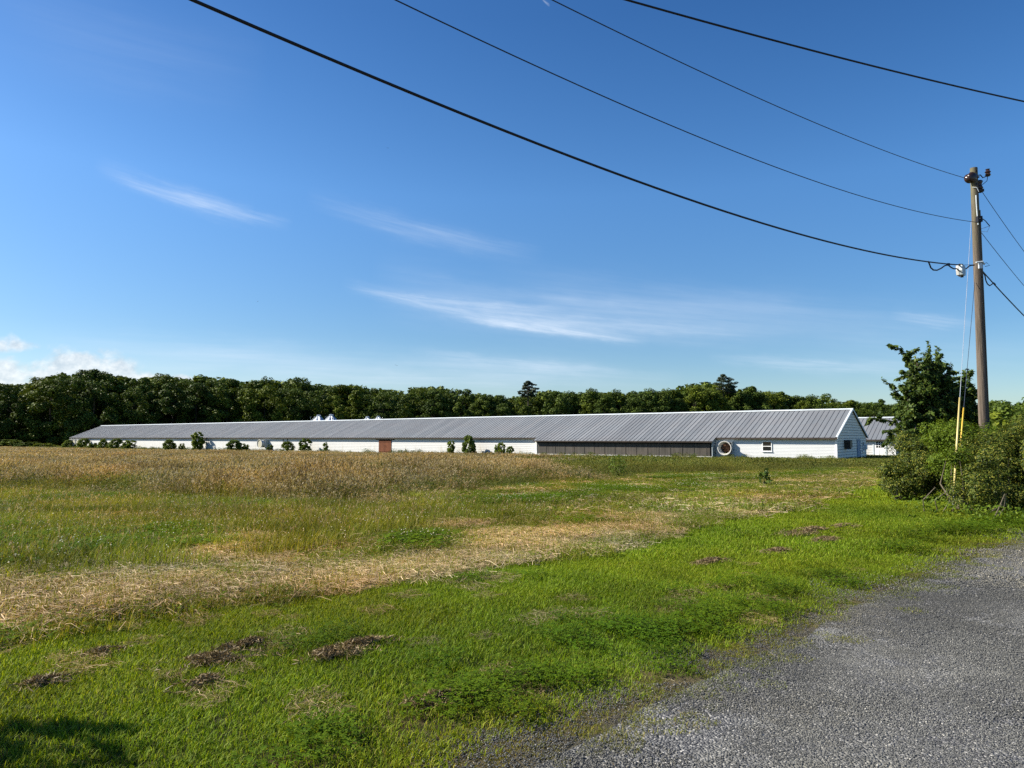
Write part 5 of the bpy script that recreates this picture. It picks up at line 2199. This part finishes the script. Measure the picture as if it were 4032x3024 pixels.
SPAN = (-14.4, -12.4)
k_ = 4032 / 2212
a1 = pole_at(z1)
a2 = pole_at(z2)
a3 = pole_at(z3)
line_thing('power_line', [(x * k_, y * k_) for x, y in ((1200, 0), (1400, 105), (1600, 195), (1800, 280), (1950, 340), (2085, 385))], (PX + a1.x - .16, PY - .1, 0), SPAN, .0075, 'wire_thin', 'thin upper wire sagging from the top of the utility pole to the upper left', 34)
line_thing('power_line', [(x * k_, y * k_) for x, y in ((860, 0), (1100, 115), (1400, 255), (1700, 370), (1900, 433), (2095, 479))], (PX + a2.x - .05, PY - .12, 0), SPAN, .0075, 'wire_thin', 'thin middle wire from the clamp on the pole to the upper left', 34)
cable, cpath = line_thing('telephone_cable', [(x * k_, y * k_) for x, y in ((412, 0), (700, 120), (1000, 245), (1300, 365), (1600, 468), (1900, 547), (2005, 566))], (PX + a3.x - .05, PY - .12, 0), SPAN, .0155, 'wire', 'thickest black cable, lowest of the lines from the pole to the upper left', 34, 1.35)
line_thing('telephone_cable', [(x * k_, y * k_) for x, y in ((1360, 0), (1600, 70), (1800, 122), (2000, 168), (2212, 220))], at(4032, 400, 9.2), (-5.7, -2.7), .0105, 'wire', 'black cable crossing the upper right corner, not tied to the pole', 14, -10)
RD = (6.0, 5.6)
for (p0, pts, rad, mat, lab, s0) in (((PX + a1.x + .14, PY + .06, 0), [(3857, 740), (4032, 990)], .0075, 'wire_thin', 'thin upper wire dropping from the pole top to the right edge', 0),
                                     ((PX + a2.x + .08, PY + .05, 0), [(3856, 905), (4032, 1125)], .0075, 'wire_thin', 'thin middle wire dropping from the pole to the right edge', 0),
                                     ((PX + a3.x + .09, PY + .05, 0), [(3865, 1062), (3912, 1118), (4032, 1243)], .016, 'wire', 'black cable, lowest line dropping from the pole to the right edge', .0)):
    line_thing('power_line' if rad < .01 else 'telephone_cable', pts, p0, RD, rad, mat, lab, 44, s0)

# slack loops of the cable and its messenger wire at the pole, splice box hanging on them
sp = Vector(cpath[0])
dv = Vector((SPAN[0], SPAN[1], 0)).normalized()
pa = Vector((PX + a3.x - .05, PY - .12, sp.z - .02))


def on_cable(px, py):
    s, d, p0 = span_points([(px, py)], (PX + a3.x - .05, PY - .12, 0), SPAN)
    return Vector((p0[0] + d[0] * s[0, 0], p0[1] + d[1] * s[0, 0], s[0, 1]))


lp = [on_cable(*p) for p in ((3655, 1029), (3660, 1040), (3665, 1054), (3675, 1063), (3690, 1064), (3705, 1057), (3720, 1046), (3733, 1043), (3745, 1053), (3755, 1058), (3768, 1058), (3776, 1066))]
lp2 = [on_cable(*p) for p in ((3797, 1058), (3806, 1057), (3814, 1049), (3823, 1045), (3836, 1044))]
b = MB()
o0 = lp[0]
b.tube([p - o0 for p in lp], .0165, 7)
b.tube([p - o0 for p in lp2], .017, 7)
tag(b.build('cable_loop', M['wire'], None, o0, smooth=True), 'slack black cable loops hanging left of the pole into the splice box', 'cable')
b = MB()
ms = [sp, on_cable(3733, 1041), on_cable(3785, 1044), on_cable(3838, 1042)]
b.tube([p - o0 for p in ms], .006, 6)
for p in ms[:3]:
    b.box(p.x - o0.x - .03, p.x - o0.x + .03, p.y - o0.y - .03, p.y - o0.y + .03, p.z - o0.z - .03, p.z - o0.z + .025)
tag(b.build('messenger_wire', M['wire_thin'], None, o0), 'thin straight wire carrying the splice box beside the pole', 'wire')
bc = on_cable(3783, 1064)
sb = empty('splice_box', tuple(bc), math.atan2(SPAN[1], SPAN[0]), 'grey weatherproof splice box hanging from the cable left of the pole', 'splice box')
b = MB()
b.prism([(-.11, -.07, -.13), (.11, -.07, -.13), (.13, -.07, -.02), (.11, -.07, .11), (-.11, -.07, .11), (-.13, -.07, -.02)], (0, .06, 0))
b.build('shell', M['fibreglass'], sb)
b = MB()
b.prism([(-.11, .0, -.13), (.11, .0, -.13), (.13, .0, -.02), (.11, .0, .11), (-.11, .0, .11), (-.13, .0, -.02)], (0, .07, 0))
b.build('shell', M['fan_box'], sb)
b = MB()
for x in (-.07, .07):
    b.box(x - .02, x + .02, -.03, .03, -.17, -.131)
    b.box(x - .015, x + .015, -.02, .02, .111, .15)
b.build('latch', M['fascia'], sb)
lp = [Vector(tuple(at(px, py, 18.5 + i * .05))) for i, (px, py) in enumerate(((3862, 1046), (3868, 1052), (3866, 1062), (3872, 1072), (3878, 1085), (3882, 1105), (3888, 1118), (3897, 1125), (3905, 1120), (3912, 1113), (3920, 1120)))]
b = MB()
b.tube([p - lp[0] for p in lp], .015, 7)
tag(b.build('cable_loop', M['wire'], None, lp[0], smooth=True), 'slack black cable loop hanging on the right side of the pole', 'cable')


def guy(top_px, bot_px, top_d, guard_from, guard_to, bot_depth, rad, grad, mat, gmat, label):
    t = Vector(tuple(at(*top_px, top_d)))
    e = Vector(tuple(at(*bot_px, bot_depth)))
    e.z = max(e.z, 0.0)
    b = MB()
    b.tube([Vector((0, 0, 0)), (e - t) * .5, e - t], rad, 6)
    o = b.build('guy_wire', M[mat], None, t)
    tag(o, label, 'guy wire', 'guy wires of the utility pole')
    g = MB()
    f0 = (guard_from - top_px[1]) / (bot_px[1] - top_px[1])
    f1 = (guard_to - top_px[1]) / (bot_px[1] - top_px[1])
    g.tube([(e - t) * f0, (e - t) * ((f0 + f1) / 2), (e - t) * f1], [grad, grad * 1.05, grad], 10)
    g.build('guard', M[gmat], o, smooth=True)


guy((3824, 874), (3752, 1990), 18.4, 1616, 1940, 15.6, .006, .021, 'wire_steel', 'pale_yellow', 'front guy wire with long pale yellow guard in front of the bushes')
guy((3838, 1110), (3764, 1960), 18.45, 1632, 1905, 16.6, .006, .019, 'wire_thin', 'yellow', 'rear guy wire with deeper yellow guard mostly hidden in the bush')

# ------------------------------------------------------------------ clumps of clippings and soil on the lawn
M['clod'] = mat_foliage('dead_clippings', [(.085, .058, .028), (.15, .105, .05), (.23, .165, .08), (.34, .255, .13)], .1)
M['soil'] = mat_plain('dark_soil', (.07, .050, .030), .95, 0, .1, .5, 30)
CLODS = [(862, 2608, .50, .16, .05, 'largest dark patch of torn turf in the left lawn'),
         (932, 2560, .22, .10, .04, 'small torn turf lump just above the largest dark patch'),
         (988, 2545, .20, .09, .05, 'dark red-brown lump farthest right of the left turf patches'),
         (776, 2704, .24, .11, .04, 'brown clump of clippings below the largest dark patch'),
         (1310, 2588, .32, .13, .07, 'pale-topped heap of dry clippings in mid lawn, left of its darker twin'),
         (1428, 2546, .32, .11, .06, 'dark heap of clippings right beside the pale-topped one'),
         (414, 2577, .18, .09, .05, 'small earthy lump on the lawn near the hay at left'),
         (172, 2700, .20, .10, .05, 'dark lump with pale bits near the left edge of the lawn'),
         (1722, 2772, .34, .12, .05, 'long brown clump beside the clover near the bottom middle'),
         (3190, 2095, .95, .30, .07, 'long ridge of dry clippings, largest on the right lawn'),
         (3250, 2132, .50, .18, .06, 'dark clump just below the long ridge of clippings'),
         (3056, 2176, .38, .15, .06, 'small dark clump left below the long ridge of clippings'),
         (2800, 2217, .42, .14, .04, 'flat brown clump in the middle of the lawn'),
         (3330, 2075, .42, .2, .06, 'greenish clump at the right end of the long ridge of clippings')]
for i, (px, py, L, Wd, H, lab) in enumerate(CLODS):
    r = px_ray(px, py)
    k = -EYE / r[2]
    for _ in range(8):
        p = np.array([0, 0, EYE]) + r * k
        k = (base_z(p[0], p[1]) - EYE) / r[2]
    p = np.array([0, 0, EYE]) + r * k
    rng = np.random.default_rng(900 + i)
    sc_ = max(1.0, p[1] / 9)
    root = empty('clipping_clump', (p[0], p[1], base_z(p[0], p[1])), R_(38) if i > 8 else R_(25 + 9 * (i % 4)), lab, 'clippings', 'clumps of clippings on the lawn')
    n = int(1100 * L / .3 / sc_ ** .5)
    u = rng.normal(0, .5, n).clip(-1.5, 1.5)
    v = rng.normal(0, .5, n).clip(-1.5, 1.5)
    hole = vnoise(u * 2.6 + i * 7, v * 2.6 + i * 3, 13) > .38
    u, v = u[hole], v[hole]
    n = len(u)
    lump = .45 + .55 * vnoise(u * 3 + i * 9, v * 3 + i * 5, 7)
    env = np.exp(-1.6 * (u * u + v * v))
    P = np.stack([u * L * .70, v * Wd * .85, .025 + (H * .75 + .02) * env * lump * rng.uniform(.4, 1.1, n)], 1)
    drp = np.stack([rng.normal(0, 1, n), rng.normal(0, 1, n), rng.normal(0, .35, n)], 1)
    V, q = leaf_quads(rng, P, .05 * sc_ ** .5 * rng.uniform(.4, 1.6, n), None, 1, .11, drp)
    obj('thatch', np_mesh('thatch', V, quads=q, mat=M['clod']), root)
    nn = 17
    g = np.linspace(-1, 1, nn)
    U, W_ = np.meshgrid(g, g)
    hz = (H * .8) * np.exp(-2.2 * (U * U + W_ * W_)) * (.35 + .9 * vnoise(U * 3.2 + i * 3, W_ * 3.2 + i, 3)) + .012
    V = np.stack([U.ravel() * L * .30, W_.ravel() * Wd * .30, hz.ravel() - .02 * (U * U + W_ * W_).ravel()], 1)
    ii = np.arange((nn - 1) ** 2)
    rr, cc = ii // (nn - 1), ii % (nn - 1)
    q = np.stack([rr * nn + cc, rr * nn + cc + 1, (rr + 1) * nn + cc + 1, (rr + 1) * nn + cc], 1)
    obj('soil', np_mesh('soil', V, quads=q, mat=M['soil']), root)


# ------------------------------------------------------------------ birds
def bird(px, py, dep, span, rz, lab):
    P = at(px, py, dep)
    b = MB()
    s = span
    b.tube([(0, -.2 * s, 0), (0, -.12 * s, .01 * s), (0, 0, 0), (0, .14 * s, 0), (0, .24 * s, .01 * s)], [.01 * s, .035 * s, .05 * s, .03 * s, .006 * s], 8)
    for sg in (-1, 1):
        b.prism([(sg * .03 * s, .06 * s, .02 * s), (sg * .24 * s, .09 * s, .10 * s), (sg * .5 * s, -.02 * s, .05 * s), (sg * .24 * s, -.05 * s, .10 * s), (sg * .03 * s, -.08 * s, .02 * s)], (0, 0, .012 * s))
    o = b.build('bird', M['bird'], None, tuple(P))
    o.rotation_euler = (0, R_(12), rz)
    tag(o, lab, 'bird', 'birds in flight')


bird(1560, 1439, 140, .75, R_(30), 'small bird gliding low over the wood')
bird(1015, 1187, 130, .45, R_(-40), 'tiny bird high above the left part of the barn')
bird(1526, 583, 110, .4, R_(15), 'tiny bird highest in the blue sky')
